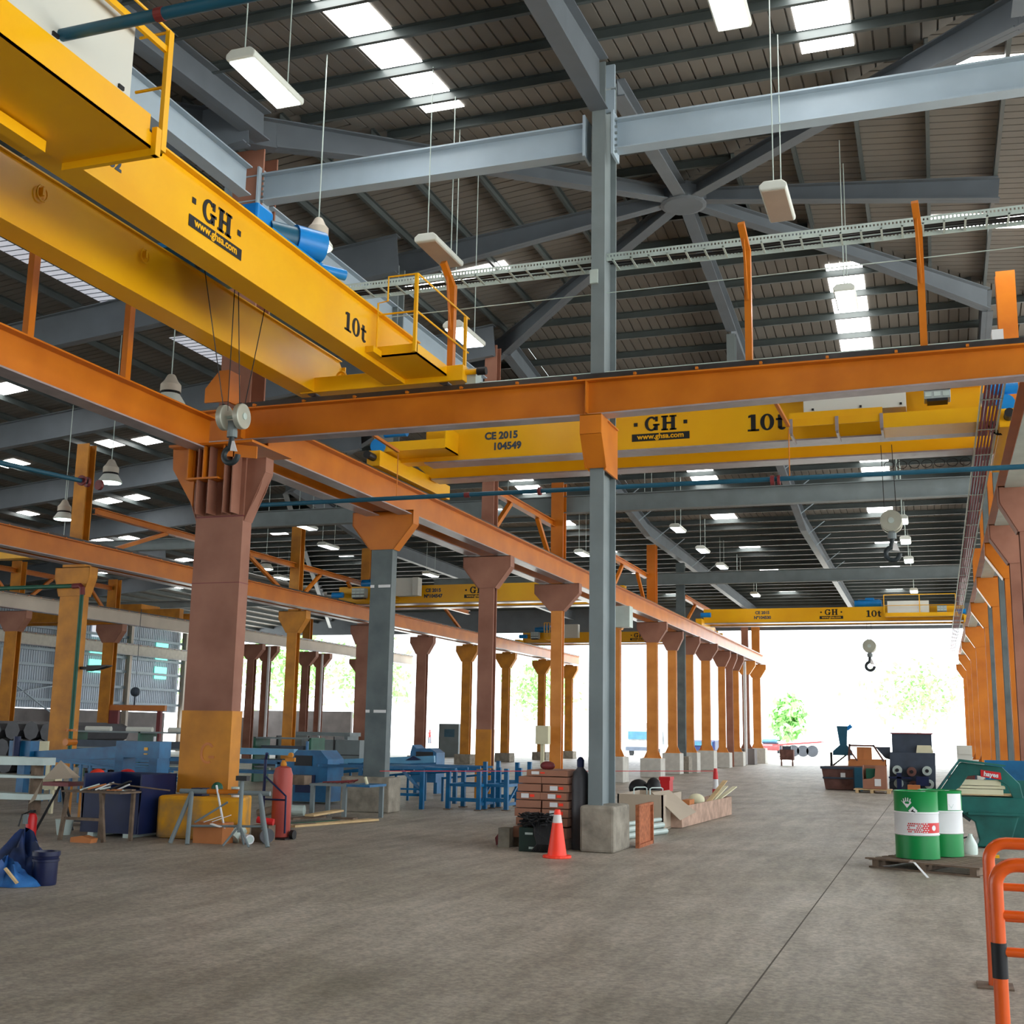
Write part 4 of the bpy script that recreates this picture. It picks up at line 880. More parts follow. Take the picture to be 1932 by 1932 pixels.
def far_crane(x0, x1, y, zb, h, serial, label, gh, ld, ser, cab, bank, motor, mirrored=False, lv=1):
    t = thing('bridge_crane', ((x0+x1)/2, y, zb), label, 'bridge crane')
    g = part('girder', B().box(x0+0.3, y, zb, x1-0.3, y+0.4, zb+h), 'yellow', t)
    part('bottom_flange', B().box(x0+0.3, y-0.08, zb-0.04, x1-0.3, y+0.48, zb), 'flange', g)
    g2 = part('girder', B().box(x0+0.3, y+1.6, zb, x1-0.3, y+2.0, zb+h), 'yellow', t)
    part('bottom_flange', B().box(x0+0.3, y+1.52, zb-0.04, x1-0.3, y+2.08, zb), 'flange', g2)
    for x in (x0+0.2, x1-0.2): part('end_carriage', B().box(x-0.15, y-0.8, zb-0.2, x+0.15, y+2.9, zb+0.15), 'yellow', t)
    for x in (x0+0.5, x1-0.5): part('travel_motor', B().cyl((x-0.25, y-0.5, zb+0.35), (x+0.25, y-0.5, zb+0.35), 0.12, n=12), 'motor', t)
    logo((gh[0], y-0.006, gh[1]), (1,0,0), t, gh[2]); slab('10t', 0.33*gh[2], 'black', (ld[0], y-0.006, ld[1]), (1,0,0), t, wide=1.15, gap=0.1, name='load_mark')
    text('CE 2015', 0.2, 'machgrey', (ser[0], y-0.006, ser[1]+0.12), (1,0,0), t, name='year_mark', bold=0.009); text('N'+chr(186)+serial, 0.2, 'machgrey', (ser[0], y-0.006, ser[1]-0.12), (1,0,0), t, name='serial_number', bold=0.009)
    pf = part('platform', B().box(cab[0]-0.1, y-0.75, zb+0.12, bank[1]+0.5, y, zb+0.15).box(cab[0]-0.1, y-0.77, zb+0.12, bank[1]+0.5, y-0.75, zb+0.3), 'yellow', t)
    handrail_x(pf, cab[0]-0.15, bank[1]+0.4, y-0.7, zb+0.15, zb+1.15, 3)
    part('control_cabinet', B().box(cab[0], y-0.6, zb+0.25, cab[1], y-0.2, zb+0.25+cab[2]), 'offwhite', t)
    resistor_bank(bank[0], bank[1], y-0.6, zb+0.22, zb+0.62, 3, t)
    mo = part('hoist_motor', B().cyl((motor-0.5, y+0.9, zb+h+0.25), (motor+0.5, y+0.9, zb+h+0.25), 0.2, n=18).box(motor-0.15, y+0.5, zb+h+0.02, motor+0.25, y+1.3, zb+h+0.48), 'motor', t, smooth=True)
    part('rope_drum', B().cyl((motor-0.65, y+0.5, zb+h+0.2), (motor+0.6, y+0.5, zb+h+0.2), 0.17, n=18), 'motor', mo, smooth=True)
    return t
far_crane(-11.1, 1.7, 59.5, 7.2, 0.68, '104530', 'small far yellow bridge crane over the bright open end, marked 10t', (-4.62, 7.65, 0.95), (-2.65, 7.55), (-7.9, 7.55), (-2.0, -0.15, 0.62), (0.2, 0.62), -2.9)
hook_block(-2.94, 60.3, 6.05, 7.2, 'y', 'small far hook hanging against the bright opening', [(-0.1, 0, -0.1, 0), (0.1, 0, 0.1, 0)], 1.7)
t = far_crane(-24.4, -11.6, 46.0, 6.95, 0.75, '104547', 'yellow bridge crane over the left bay behind the dark grey column', (-17.75, 7.45, 0.95), (-14.75, 7.35), (-19.7, 7.35), (-21.15, -20.4, 0.75), (-23.2, -22.6), -22.6)
b = B(); b.box(-20.35, 45.3, 7.2, -20.1, 45.7, 7.95); tag(b.build('control_cabinet', 'offwhite'), 'pale cabinet just right of the dark grey column on the left bay crane', 'cabinet')
far_crane(-24.2, -11.6, 70.0, 7.1, 0.62, '104546', 'dim yellow bridge crane far away between the middle columns', (-16.6, 7.5, 0.9), (-14.6, 7.45), (-19.2, 7.4), (-21.8, -20.2, 0.8), (-23.2, -22.7), -22.6)
# old yellow crane in the far left bay
t = thing('bridge_crane', (-42, 47, 7.1), 'old dull yellow crane girder in the far left bay', 'bridge crane')
part('girder', B().box(-48.4, 52, 7.0, -36.3, 52.35, 7.6), 'ochre', t); part('girder', B().box(-48.4, 53.6, 7.0, -36.3, 53.95, 7.5), 'ochre', t)
part('trolley', B().box(-40.2, 52.2, 7.6, -38.8, 53.8, 7.9).cyl((-40, 52.5, 7.5), (-39, 52.5, 7.5), 0.3, n=12), 'ochre', t)
t = thing('bridge_crane', (-30, 31, 7.0), 'yellow crane end with a cream cover at the far left edge', 'bridge crane')
part('girder', B().box(-35.6, 31.2, 7.0, -27.5, 31.6, 7.55), 'yellow', t); part('cover', B().xz([(-28.6, 7.55), (-27.6, 7.55), (-27.9, 7.9), (-28.6, 8.0)], 31.1, 31.7), 'cream', t)

# ---------------------------------------------------------------- lamps
def make_lamp(x, y, z, on, label, ang=0.0, group='oblong pendant lamps'):
    t = thing('pendant_lamp', (x, y, z), label, 'lamp', group)
    prof = [(-0.18,0.0),(0.18,0.0),(0.2,0.03),(0.2,0.08),(0.13,0.14),(-0.13,0.14),(-0.2,0.08),(-0.2,0.03)]
    b = B(); b.xz([(x+a, z+c) for a, c in prof], y-0.6, y+0.6); part('housing', b, 'lampbody', t, bevel=0.02)
    part('diffuser', B().box(x-0.165, y-0.55, z-0.012, x+0.165, y+0.55, z), 'glow' if on else 'lampoff', t)
    zr = zroof(x, y)
    part('hanger_rod', B().cyl((x, y-0.5, z+0.14), (x, y-0.5, zr), 0.009, n=6), 'galv', t); part('hanger_rod', B().cyl((x, y+0.5, z+0.14), (x, y+0.5, zr), 0.009, n=6), 'galv', t)
    return t
make_lamp(-7.47, 11.75, 9.5, True, 'big lit oblong pendant lamp at the upper left, nearest the viewer')
make_lamp(-1.82, 11.75, 9.5, True, 'lit oblong pendant lamp cut by the top edge right of centre')
make_lamp(-7.5, 17.35, 9.5, False, 'unlit oblong pendant lamp above the left end of the cable tray')
make_lamp(-1.92, 17.1, 9.5, False, 'unlit oblong pendant lamp in front of the cable tray at the right')
make_lamp(-8.0, 19.8, 8.9, True, 'lit oblong pendant lamp behind the small crane platform')
make_lamp(-1.3, 22.6, 9.9, True, 'lit oblong pendant lamp in front of the stack of right-hand skylights')
nb = ['nearest', 'second', 'third', 'fourth', 'fifth', 'sixth']
for i, y in enumerate((37.2, 42.2, 47.4, 52.3, 57.4, 63.4)):
    make_lamp(-8.5-0.01*(y-37), y, 8.98, True, 'lit lamp in the left line of the far bay, %s' % nb[i], group='left line of far lamps')
for i, y in enumerate((37.4, 42.4, 46.9, 52.2, 57.2, 63.4)):
    make_lamp(-0.85, y, 9.0, True, 'lit lamp in the right line of the far bay, %s' % nb[i], group='right line of far lamps')
for i, (x, y) in enumerate(((-13.2, 36.4), (-13.25, 46.1), (-22.0, 51.0), (-22.6, 42.05), (-21.17, 37.6), (-29.6, 50.6))):
    make_lamp(x, y, 8.8, True, 'lit oblong lamp over the left bays, %s counted from %s' % (ORD[i % 2 if i < 2 else i-2], 'the middle row' if i < 2 else 'the left row'), group='lamps over the left bays')
def bell(x, y, z, label, s=1.15, on=True):
    t = thing('bell_lamp', (x, y, z), label, 'lamp', 'bell-shaped high bay lamps')
    part('housing', B().lathe([(0.08*s,0.2*s),(0.17*s,0.22*s),(0.17*s,0.34*s),(0.12*s,0.4*s),(0.07*s,0.5*s),(0.05*s,0.52*s)], x, y, z, 20), 'bell', t, smooth=True)
    part('collar', B().lathe([(0.16*s,0.18*s),(0.175*s,0.2*s),(0.16*s,0.22*s)], x, y, z, 20), 'black', t)
    part('shade', B().lathe([(0.26*s,0.0),(0.25*s,0.04*s),(0.16*s,0.18*s),(0.12*s,0.19*s)], x, y, z, 24), 'lampbody', t, smooth=True)
    part('lens', B().lathe([(0.235*s,-0.008),(0.235*s,-0.004)], x, y, z, 24), 'glowbell' if on else 'lampoff', t)
    part('hanger_rod', B().cyl((x, y, z+0.52*s), (x, y, zroof(x, y)), 0.012, n=6), 'galv', t)
bell(-13.63, 18.75, 7.75, 'lit bell lamp hanging left of the big brown column above the orange beam')
bell(-19.5, 24.6, 7.72, 'lit bell lamp hanging beside the pipe with red flanges')
bell(-24.57, 29.0, 7.75, 'lit bell lamp left of the tall ochre column')
bell(-24.4, 40.4, 7.75, 'lit bell lamp just right of the big brown column')
bell(-8.9, 15.75, 9.15, 'cream bell lamp above the blue hoist motor', 0.95)
bell(-30.0, 35.5, 7.6, 'small lit bell lamp low at the far left edge'); bell(-30.9, 37.5, 7.9, 'small lit bell lamp beside the far left column top')
# ---------------------------------------------------------------- things on the floor, right side
t = thing('oil_drum', (-0.33, 17.6, 0.13), 'green and white steel drum with a red chequered mark, front one on the pallet', 'drum', 'green drums on the pallet')
def drum(t, x, y, z, mark):
    r = 0.285
    part('body', B().lathe([(r,0),(r,0.3)], x, y, z, 40), 'green', t, smooth=True); part('band', B().lathe([(r+0.001,0.3),(r+0.012,0.31),(r+0.001,0.32),(r,0.575),(r+0.012,0.595),(r,0.61)], x, y, z, 40), 'white', t, smooth=True)
    part('body_top', B().lathe([(r,0.61),(r,0.86),(r+0.008,0.875),(r-0.01,0.88),(r-0.02,0.865),(0.01,0.865)], x, y, z, 40), 'green', t, smooth=True)
    part('bung', B().lathe([(0.03,0.865),(0.03,0.88)], x+0.1, y-0.14, z, 12), 'white', t)
    def patch(a0, a1, z0, z1, m, nm, rr=r+0.003):
        b = B(); n = 10
        for i in range(n):
            p, q = R(a0+(a1-a0)*i/n), R(a0+(a1-a0)*(i+1)/n)
            b.add([(x+rr*math.cos(p), y+rr*math.sin(p), z+z0), (x+rr*math.cos(q), y+rr*math.sin(q), z+z0), (x+rr*math.cos(q), y+rr*math.sin(q), z+z1), (x+rr*math.cos(p), y+rr*math.sin(p), z+z1)], [(0,1,2,3)])
        return part(nm, b, m, t)
    def poly(pts, m, nm, a0):
        b = B(); rr = r+0.004
        b.add([(x+rr*math.cos(R(a0)+u/r), y+rr*math.sin(R(a0)+u/r), z+v) for u, v in pts], [tuple(range(len(pts)))]); return b
    if mark:
        patch(-74, -5, 0.34, 0.47, 'red', 'red_band')
        k = B()
        for i in range(7):
            for j in range(5):
                if random.random() < 0.75: a = -77-i*5.4-(j%2)*2.5; kk = poly([(-0.009,0),(0.009,0),(0.007,0.018),(-0.007,0.018)], 'red', 'c', a); o = len(k.v); k.v += [(p[0], p[1], p[2]+0.345+j*0.026) for p in kk.v]; k.f += [tuple(v+o for v in kk.f[0])]
        part('chequers', k, 'red', t)
        k = B()
        for i in range(5):
            for j in range(5):
                if (i+j) % 2: a = -73+i*3.6; kk = poly([(-0.011,0),(0.011,0),(0.009,0.012),(-0.009,0.012)], 'w', 'c', a); o = len(k.v); k.v += [(x+(p[0]-x)*1.004, y+(p[1]-y)*1.004, p[2]+0.345+j*0.027) for p in kk.v]; k.f += [tuple(v+o for v in kk.f[0])]
        part('white_flecks', k, 'white', t)
        part('round_logo', poly([(0.035*math.cos(R(q)), 0.405+0.035*math.sin(R(q))) for q in range(0,360,20)], 'white', 'l', -40), 'white', t)
        # hand-shaped hazard tag and diamond label
        k = poly([(0,0.66),(0.06,0.73),(0.05,0.75),(-0.05,0.75),(-0.06,0.73)], 'white', 'h', -112)
        for i in range(4):
            u = -0.04+i*0.026; kk = poly([(u-0.008,0.745),(u+0.008,0.745),(u*1.25+0.006,0.80-0.012*abs(i-1.5)),(u*1.25-0.006,0.80-0.012*abs(i-1.5))], 'w', 'h', -112); o = len(k.v); k.v += kk.v; k.f += [tuple(v+o for v in kk.f[0])]
        kk = poly([(-0.06,0.73),(-0.045,0.715),(-0.075,0.755),(-0.082,0.75)], 'w', 'h', -112); o = len(k.v); k.v += kk.v; k.f += [tuple(v+o for v in kk.f[0])]
        part('hand_symbol', k, 'white', t)
        part('diamond_label', poly([(0,0.565),(0.06,0.625),(0,0.685),(-0.06,0.625)], 'white', 'd', -97), 'white', t)
        part('diamond_symbol', B().add([(p[0]+(p[0]-x)*0.006, p[1]+(p[1]-y)*0.006, p[2]) for p in poly([(-0.03,0.615),(0.03,0.605),(0.03,0.615),(0.005,0.625),(0.01,0.655),(-0.01,0.635)], 'b', 'd', -97).v], [(0,1,2,3,4,5)]), 'black', t)
    else:
        patch(-70, -20, 0.62, 0.84, 'white', 'paper_label')
        part('hand_symbol', poly([(0,0.64),(0.04,0.70),(-0.04,0.70)], 'w', 'h', -60), 'galv', t)
drum(t, -0.33, 17.6, 0.13, True)
t = thing('oil_drum', (-0.02, 18.15, 0.13), 'green and white steel drum with a paper label, behind the other on the pallet', 'drum', 'green drums on the pallet')
drum(t, -0.02, 18.15, 0.13, False)
t = thing('pallet', (-0.1, 17.6, 0), 'weathered wooden pallet carrying the two green drums', 'pallet')
k = [B().box(-0.75, 16.95+i*0.19, 0.1, 0.75, 17.08+i*0.19, 0.122) for i in range(8)]
for q in k: part('deck_board', q.rot(R(-24), -0.05, 17.6), 'woodold', t)
for dx in (-0.7, -0.05, 0.62): part('bearer', B().box(dx, 16.95, 0.02, dx+0.09, 18.42, 0.1).rot(R(-24), -0.05, 17.6), 'woodold', t)
part('bottom_board', B().box(-0.75, 16.95, 0, 0.75, 17.05, 0.02).rot(R(-24), -0.05, 17.6), 'woodold', t)
b = B(); b.bar((-0.98, 17.3, 0.12), (-0.4, 17.0, 0.135), 0.08, 0.02); tag(b.build('loose_board', 'woodold'), 'broken board sticking out left of the drum pallet', 'board')
b = B(); b.bar((-0.42, 16.8, 0.14), (-0.36, 16.65, 0.15), 0.03, 0.006); b.bar((-0.36, 16.65, 0.15), (-0.2, 16.35, 0.005), 0.03, 0.006)
tag(b.build('strap', 'white'), 'white packing strap dangling over the pallet edge', 'strap')
# green press / hopper
t = thing('band_saw', (0.75, 21.4, 0), 'green machine with bent hood lying over boards, tagged in red, beyond the drums', 'machine')
k = B()
prof = [(-0.02,0.86),(0.3,1.32),(0.34,1.34),(0.95,1.28),(1.2,1.02),(1.25,0.75),(1.1,0.75),(1.02,0.98),(0.86,1.08),(0.55,1.14),(0.42,1.12),(0.3,0.95),(0.12,0.82)]
k.xz(prof, 21.25, 21.4); part('bow', k, 'teal', t, bevel=0.01)
k = B()
for i in range(4):
    y = 21.05+i*0.16; k.xz([(-0.05-0.0*i, 0.85), (0.29, 1.33+0.0*i), (0.31, 1.35), (0.98, 1.29), (1.0, 1.31), (0.3, 1.39), (-0.07, 0.88)], y, y+0.03)
part('ribs', k, 'teal', t)
part('face_plate', B().add([(-0.08,20.98,0.84),(-0.08,21.2,0.84),(0.28,21.2,1.36),(0.28,20.98,1.36)], [(0,1,2,3)]), 'bluelight', t)
bd = B(); bd.xz([(0.15,0.8),(1.3,0.8),(1.3,0.55),(1.15,0.5),(1.02,0.1),(1.1,0.02),(0.5,0.02),(0.55,0.12),(0.5,0.4),(0.28,0.55),(0.15,0.7)], 21.2, 22.0); part('base', bd, 'teal', t, bevel=0.02)
part('base_lip', B().box(0.4, 21.12, 0.52, 1.3, 21.2, 0.56), 'teal', t)
part('red_sign', B().xz([(0.62,1.12),(0.93,1.08),(0.92,1.19),(0.62,1.23)], 21.23, 21.245), 'red', t)
o = text('hayes', 0.1, 'white', (0.775, 21.225, 1.155), (1,0,0), t, name='sign_lettering', bold=0.003)
o.rotation_euler = (0, R(7), 0)
part('motor_arm', B().bar((0.0, 21.3, 0.78), (0.45, 21.3, 0.45), 0.14, 0.12).box(-0.06, 21.2, 0.45, 0.08, 21.4, 0.72), 'darkhook', t)
part('hose', B().tube([(0.1, 21.1, 0.5), (0.15, 21.05, 0.3), (0.3, 21.0, 0.16), (0.45, 21.05, 0.2)], 0.015, 6), 'black', t)
t2 = [B().box(0.2, 21.3, 0.82, 1.1, 21.9, 0.84), B().box(0.22, 21.3, 0.84, 0.95, 21.7, 0.92), B().box(0.3, 21.3, 0.93, 0.98, 21.7, 0.97), B().box(0.33, 21.3, 0.98, 0.92, 21.65, 1.06)]
for i, (q, m) in enumerate(zip(t2, ('wood', 'cream', 'cream', 'cream'))):
    tag(q.build('board', m), ('timber board lying directly on the green machine bed', 'lowest pale foam board on the green machine', 'middle pale foam board on the green machine', 'topmost pale foam board under the green hood')[i], 'board', 'boards on the green machine')
b = B(); b.box(0.72, 22.2, 1.18, 2.3, 22.4, 1.5); tag(b.build('steel_sheet', 'blue'), 'blue steel plate behind the green hood at the right edge', 'plate'); bpy.data.objects['steel_sheet'].location.z = 1.05
b = B(); b.box(0.7, 22.15, 0, 2.3, 22.5, 1.05); tag(b.build('machine_cabinet', 'teal'), 'dark teal cabinet under the blue plate at the right edge', 'cabinet')
b = B(); b.lathe([(0.095,0),(0.1,0.03),(0.1,0.13),(0.09,0.16),(0.035,0.27),(0.03,0.3)], 0.39, 20.0, 0, 16); tag(b.build('plastic_jug', 'plastic', smooth=True), 'white translucent plastic jug on the floor in front of the green machine', 'jug')
b = B(); b.box(0.62, 19.3, 0, 0.76, 19.42, 0.06); tag(b.build('yellow_case', 'yellow'), 'small yellow case on the floor behind the orange railing', 'case')
# orange railings
def railing(x0, y, ztop, label, base):
    t = thing('guard_rail', (x0, y, 0), label, 'railing', 'orange guard rails')
    rr = 0.12; pts = [(x0, y, 0)] + [(x0+rr-rr*math.cos(R(a)), y, ztop-rr+rr*math.sin(R(a))) for a in range(0, 91, 15)] + [(2.2, y, ztop)]
    part('frame', B().tube(pts, 0.042, 16), 'railing', t, smooth=True)
    for z in (0.68, 0.47): part('mid_rail', B().cyl((x0, y, z), (2.2, y, z), 0.028, n=14), 'railing', t, smooth=True)
    if base: part('base_plate', B().box(x0-0.12, y-0.12, 0, x0+0.12, y+0.12, 0.012), 'woodold', t)
    else: part('burnt_patch', B().lathe([(0.0445,0),(0.0445,0.2)], x0, y, 0.32, 16), 'black', t, smooth=True, label='blackened burnt patch')
railing(0.285, 8.0, 0.97, 'orange tubular guard rail at the lower right, nearer one with a black patch', False)
railing(0.3, 9.5, 0.98, 'orange tubular guard rail at the lower right, farther one', True)
# machinery in the right middle distance
t = thing('grey_machine', (-0.85, 43, 0), 'tall dark grey machine block against the bright opening', 'machine')
part('upper_box', B().box(-1.48, 42.8, 1.2, -0.22, 43.9, 1.88), 'machgrey', t)
part('rim', B().box(-1.52, 42.75, 1.86, -0.18, 43.95, 1.9), 'maroon', t)
k = B(); k.xz([(-1.6,0.3),(-0.15,0.3),(-0.12,1.25),(-1.55,1.25)], 42.6, 43.8); part('body', k, 'machgrey', t)
k = B(); k.xz([(-2.1,1.42),(-1.55,1.42),(-1.55,1.0),(-1.72,1.05),(-1.98,1.36)], 42.9, 43.1); part('arm', k, 'machgrey', t)
for x, z, m in ((-1.33, 0.68, 'galv'), (-0.88, 0.64, 'woodred'), (-0.4, 0.68, 'galv'), (-1.3, 0.25, 'galv'), (-0.85, 0.2, 'woodred'), (-0.35, 0.25, 'galv')):
    w_ = part('roller', B().cyl((x, 42.3, z), (x, 42.6, z), 0.15, n=20), m, t); part('roller_hub', B().cyl((x, 42.27, z), (x, 42.3, z), 0.06, n=10), 'black', w_)
part('blue_frame', B().box(-1.35, 42.1, 0.0, -1.2, 42.25, 0.6).box(-1.6, 42.1, 0.42, -0.9, 42.2, 0.47).box(-0.75, 42.1, 0.2, -0.35, 42.3, 0.5), 'bluedark', t)
part('feet', B().box(-1.6, 42.4, 0, -0.15, 43.8, 0.3), 'machgrey', t)
k = B(); k.xz([(-0.72,1.25),(-0.2,1.22),(-0.18,1.3),(-0.25,1.5),(-0.68,1.5)], 42.7, 42.78); tag(k.build('white_cloth', 'cream'), 'white sheet draped over the dark grey machine', 'cloth')
t = thing('blue_funnel', (-3.2, 44, 0), 'dark blue chute standing up behind the brown crates', 'chute')
k = B(); k.xz([(-3.34,2.1),(-2.98,2.1),(-3.02,1.45),(-2.85,1.25),(-2.85,1.1),(-3.5,1.1),(-3.48,1.25),(-3.25,1.45)], 43.8, 44.1); part('chute', k, 'pipe', t)
part('spout', B().bar((-3.0, 43.95, 2.0), (-2.85, 43.95, 2.12), 0.2, 0.12), 'motor', t)
for x in (-3.55, -2.95): part('leg', B().box(x-0.04, 43.8, 0, x+0.04, 43.88, 1.2), 'black', t)
part('cross_brace', B().bar((-3.5, 43.85, 0.75), (-3.0, 43.85, 1.15), 0.05, 0.05), 'black', t)
t = thing('wooden_crate', (-3.1, 42.1, 0), 'large dark red-brown wooden crate, left of the right-hand group', 'crate')
part('body', B().xz([(-3.6,0.02),(-2.1,0.02),(-2.1,0.8),(-3.72,0.74)], 41.8, 43.2), 'woodred', t)
part('batten', B().box(-3.75, 41.76, 0.68, -2.1, 41.8, 0.76).box(-3.68, 41.76, 0.36, -2.1, 41.8, 0.42).box(-2.7, 41.75, 0, -2.62, 41.8, 0.74), 'machgrey', t)
part('paper_tag', B().box(-3.1, 41.74, 0.42, -2.95, 41.76, 0.56), 'white', t)
t = thing('wooden_crate', (-2.45, 42.8, 0), 'open brown crate holding an orange cardboard box, behind the red-brown crate', 'crate')
part('body', B().box(-2.9, 42.6, 0.0, -1.7, 43.4, 1.0), 'cardor', t)
for a, c in (((-2.88, 0.95), (-2.84, 1.5)), ((-1.75, 0.95), (-2.08, 1.48))): part('post', B().bar((a[0], 42.6, a[1]), (c[0], 42.6, c[1]), 0.06, 0.06), 'woodred', t)
part('top_rail', B().box(-2.86, 42.57, 1.42, -2.05, 42.63, 1.48).bar((-2.85, 42.55, 1.3), (-2.6, 42.55, 0.95), 0.05, 0.05), 'woodred', t)
b = B(); b.box(-2.62, 42.65, 1.0, -2.15, 43.1, 1.4); b.box(-2.42, 42.64, 1.0, -2.38, 42.65, 1.4); tag(b.build('cardboard_box', 'cardor'), 'orange-brown strapped cardboard box in the open crate', 'box')
t = thing('cardboard_carton', (-1.95, 40.5, 0.12), 'tall open cardboard carton on a small pallet', 'box')
k = B(); k.xz([(-2.32,0.13),(-1.6,0.13),(-1.6,0.83),(-1.92,0.83),(-1.95,0.52),(-2.05,0.45),(-2.32,0.42)], 40.3, 40.34); k.box(-2.32, 40.34, 0.13, -1.6, 40.9, 0.15); k.box(-2.32, 40.34, 0.15, -2.3, 40.9, 0.85); k.box(-1.62, 40.34, 0.15, -1.6, 40.9, 0.83); k.box(-2.32, 40.88, 0.15, -1.6, 40.9, 0.85)
part('carton', k, 'card', t); part('label_sheet', B().box(-1.96, 40.285, 0.22, -1.77, 40.3, 0.44), 'white', t); part('contents', B().box(-2.22, 40.4, 0.15, -1.75, 40.8, 0.75), 'greendk', t)
t = thing('pallet', (-1.95, 40.5, 0), 'small pallet under the open cardboard carton', 'pallet'); part('deck', B().box(-2.6, 40.2, 0.09, -1.45, 41.0, 0.12), 'wood', t)
for x in (-2.55, -2.1, -1.6): part('block', B().box(x, 40.2, 0, x+0.1, 41.0, 0.09), 'wood', t)
b = B(); b.box(-2.65, 41.6, 0, -2.4, 41.7, 0.75); tag(b.build('upright_locker', 'pipe'), 'narrow blue upright box left of the open carton', 'box')
b = B(); b.box(-1.0, 41.2, 0, -0.62, 41.6, 0.25); tag(b.build('small_crate', 'cardor'), 'small orange-brown crate in front of the grey machine', 'crate')
t = thing('engine_parts', (0.3, 42, 0), 'jumble of brown machine parts and a yellow valve right of the grey machine', 'machine parts')
random.seed(3)
for i in range(12):
    x = random.uniform(-0.05, 1.0); y = random.uniform(41.5, 43); z = random.uniform(0, 0.8); s_ = random.uniform(0.12, 0.3)
    part('machine_part', B().box(x, y, z*0.6, x+s_*1.5, y+s_, z+s_) if i % 2 else B().cyl((x, y, z*0.5+s_*.5), (x+s_*1.4, y, z*0.5+s_*.5), s_*0.5, n=12), ('woodred', 'cardor', 'machgrey', 'maroon', 'ochre')[i % 5], t)
b = B(); b.box(0.6, 46, 0, 1.1, 46.8, 1.5); b.box(0.62, 45.97, 1.2, 1.08, 46, 1.4); tag(b.build('control_box', 'offwhite'), 'pale grey box standing at the foot of the far right columns', 'cabinet')
t = thing('small_stool', (-8.5, 74, 0), 'small brown trolley alone on the bright floor near the open end', 'trolley')
part('box', B().box(-8.95, 73.8, 0.35, -8.15, 74.4, 0.95), 'woodred', t); part('engine', B().box(-8.8, 73.9, 0.95, -8.3, 74.3, 1.15), 'machgrey', t)
for x in (-8.9, -8.25): part('leg', B().box(x, 73.8, 0, x+0.08, 73.9, 0.35), 'woodred', t)

# ---------------------------------------------------------------- by the central column
t = thing('traffic_cone', (-5.05, 16.4, 0), 'fluorescent orange traffic cone with a white band, in front of the boxes', 'traffic cone')
bs = B(); bs.xy([(-5.05+0.2*math.cos(R(a)), 16.4+0.2*math.sin(R(a))) for a in range(0, 360, 20)], 0, 0.035); part('base', bs, 'cone', t, bevel=0.008)
part('body', B().lathe([(0.135,0.035),(0.07,0.47)], -5.05, 16.4, 0, 28), 'cone', t, smooth=True)
part('reflective_band', B().lathe([(0.0695,0.47),(0.051,0.58)], -5.05, 16.4, 0, 28), 'reflect', t, smooth=True); part('tip', B().lathe([(0.051,0.58),(0.04,0.645),(0.034,0.65)], -5.05, 16.4, 0, 28), 'cone', t, smooth=True)
b = B(); b.lathe([(0.125,0),(0.13,0.04),(0.13,1.02),(0.11,1.12),(0.055,1.18),(0.05,1.2)], -5.1, 17.72, 0, 22)
t = thing('gas_cylinder', (-5.1, 17.72, 0), 'dark grey gas cylinder with a blue cap beside the central column', 'gas cylinder')
part('body', b, 'gascyl', t, smooth=True); part('cap', B().lathe([(0.05,1.19),(0.055,1.22),(0.055,1.3),(0.03,1.34),(0.01,1.35)], -5.1, 17.72, 0, 16), 'bluedark', t, smooth=True)
# stack of flat cartons
rows = [(0.14, 0.30, 1), (0.32, 0.44, 1), (0.45, 0.57, 2), (0.58, 0.69, 2), (0.70, 0.81, 2), (0.82, 0.93, 2), (0.94, 1.04, 2), (1.05, 1.14, 1)]
ci = 0
for ri, (z0, z1, n) in enumerate(rows):
    xs = [(-6.12+0.004*ri*7, -5.28)] if n == 1 else [(-6.13+0.012*ri, -5.7), (-5.68, -5.27)]
    for j, (x0, x1) in enumerate(xs):
        dx = random.uniform(-0.02, 0.02)
        lab = 'flat carton stacked left of the central column, %s layer up%s' % (ORD[ri], '' if n == 1 else (', left' if j == 0 else ', right'))
        t = thing('cardboard_carton', ((x0+x1)/2, 17.9, z0), lab, 'box', 'flat cartons stacked by the central column')
        part('carton', B().box(x0+dx, 17.6, z0+0.002, x1+dx, 18.5, z1), 'card', t, bevel=0.006)
        if ri in (2, 3, 4, 5, 7) and (j == 1 or ri in (4, 7)):
            sx = x0+0.08 if ri == 7 or j == 0 else x0+0.12
            part('label_sheet', B().box(sx+dx, 17.593, z0+0.025, sx+0.12+dx, 17.599, z1-0.02), 'white', t)
            part('orange_sticker', B().box(sx+0.14+dx, 17.593, z0+0.04, sx+0.21+dx, 17.599, z1-0.03), 'cone', t)
b = B(); b.sph((-5.66, 17.85, 1.2), 0.1, sc=(1.2,1,0.7)); b.v = [(v[0], v[1], max(v[2], 1.145)) for v in b.v]; tag(b.build('cloth_bundle', 'maroon', smooth=True), 'dark maroon bundle on top of the carton stack', 'bundle')
b = B(); b.box(-6.15, 17.65, 0, -5.25, 18.45, 0.14); tag(b.build('pallet', 'woodold'), 'old pallet under the carton stack', 'pallet')
t = thing('crate_of_cables', (-5.6, 17.2, 0), 'dark green plastic crate heaped with tangled cables', 'crate')
part('crate', B().box(-5.82, 17.0, 0, -5.38, 17.5, 0.34), mat('dark_green_plastic', S(22,44,36), 0.5), t, bevel=0.01)
part('handle_slots', B().box(-5.72, 16.985, 0.24, -5.6, 17.0, 0.27).box(-5.66, 16.985, 0.04, -5.58, 17.0, 0.07), 'galv', t)
k = B(); random.seed(5)
for i in range(60):
    a = random.uniform(0, 6.28); p = [(-5.6+random.uniform(-.24,.24), 17.22+random.uniform(-.26,.24), 0.34+random.uniform(0,.2)) for _ in range(4)]
    k.tube(p, 0.011, 5)
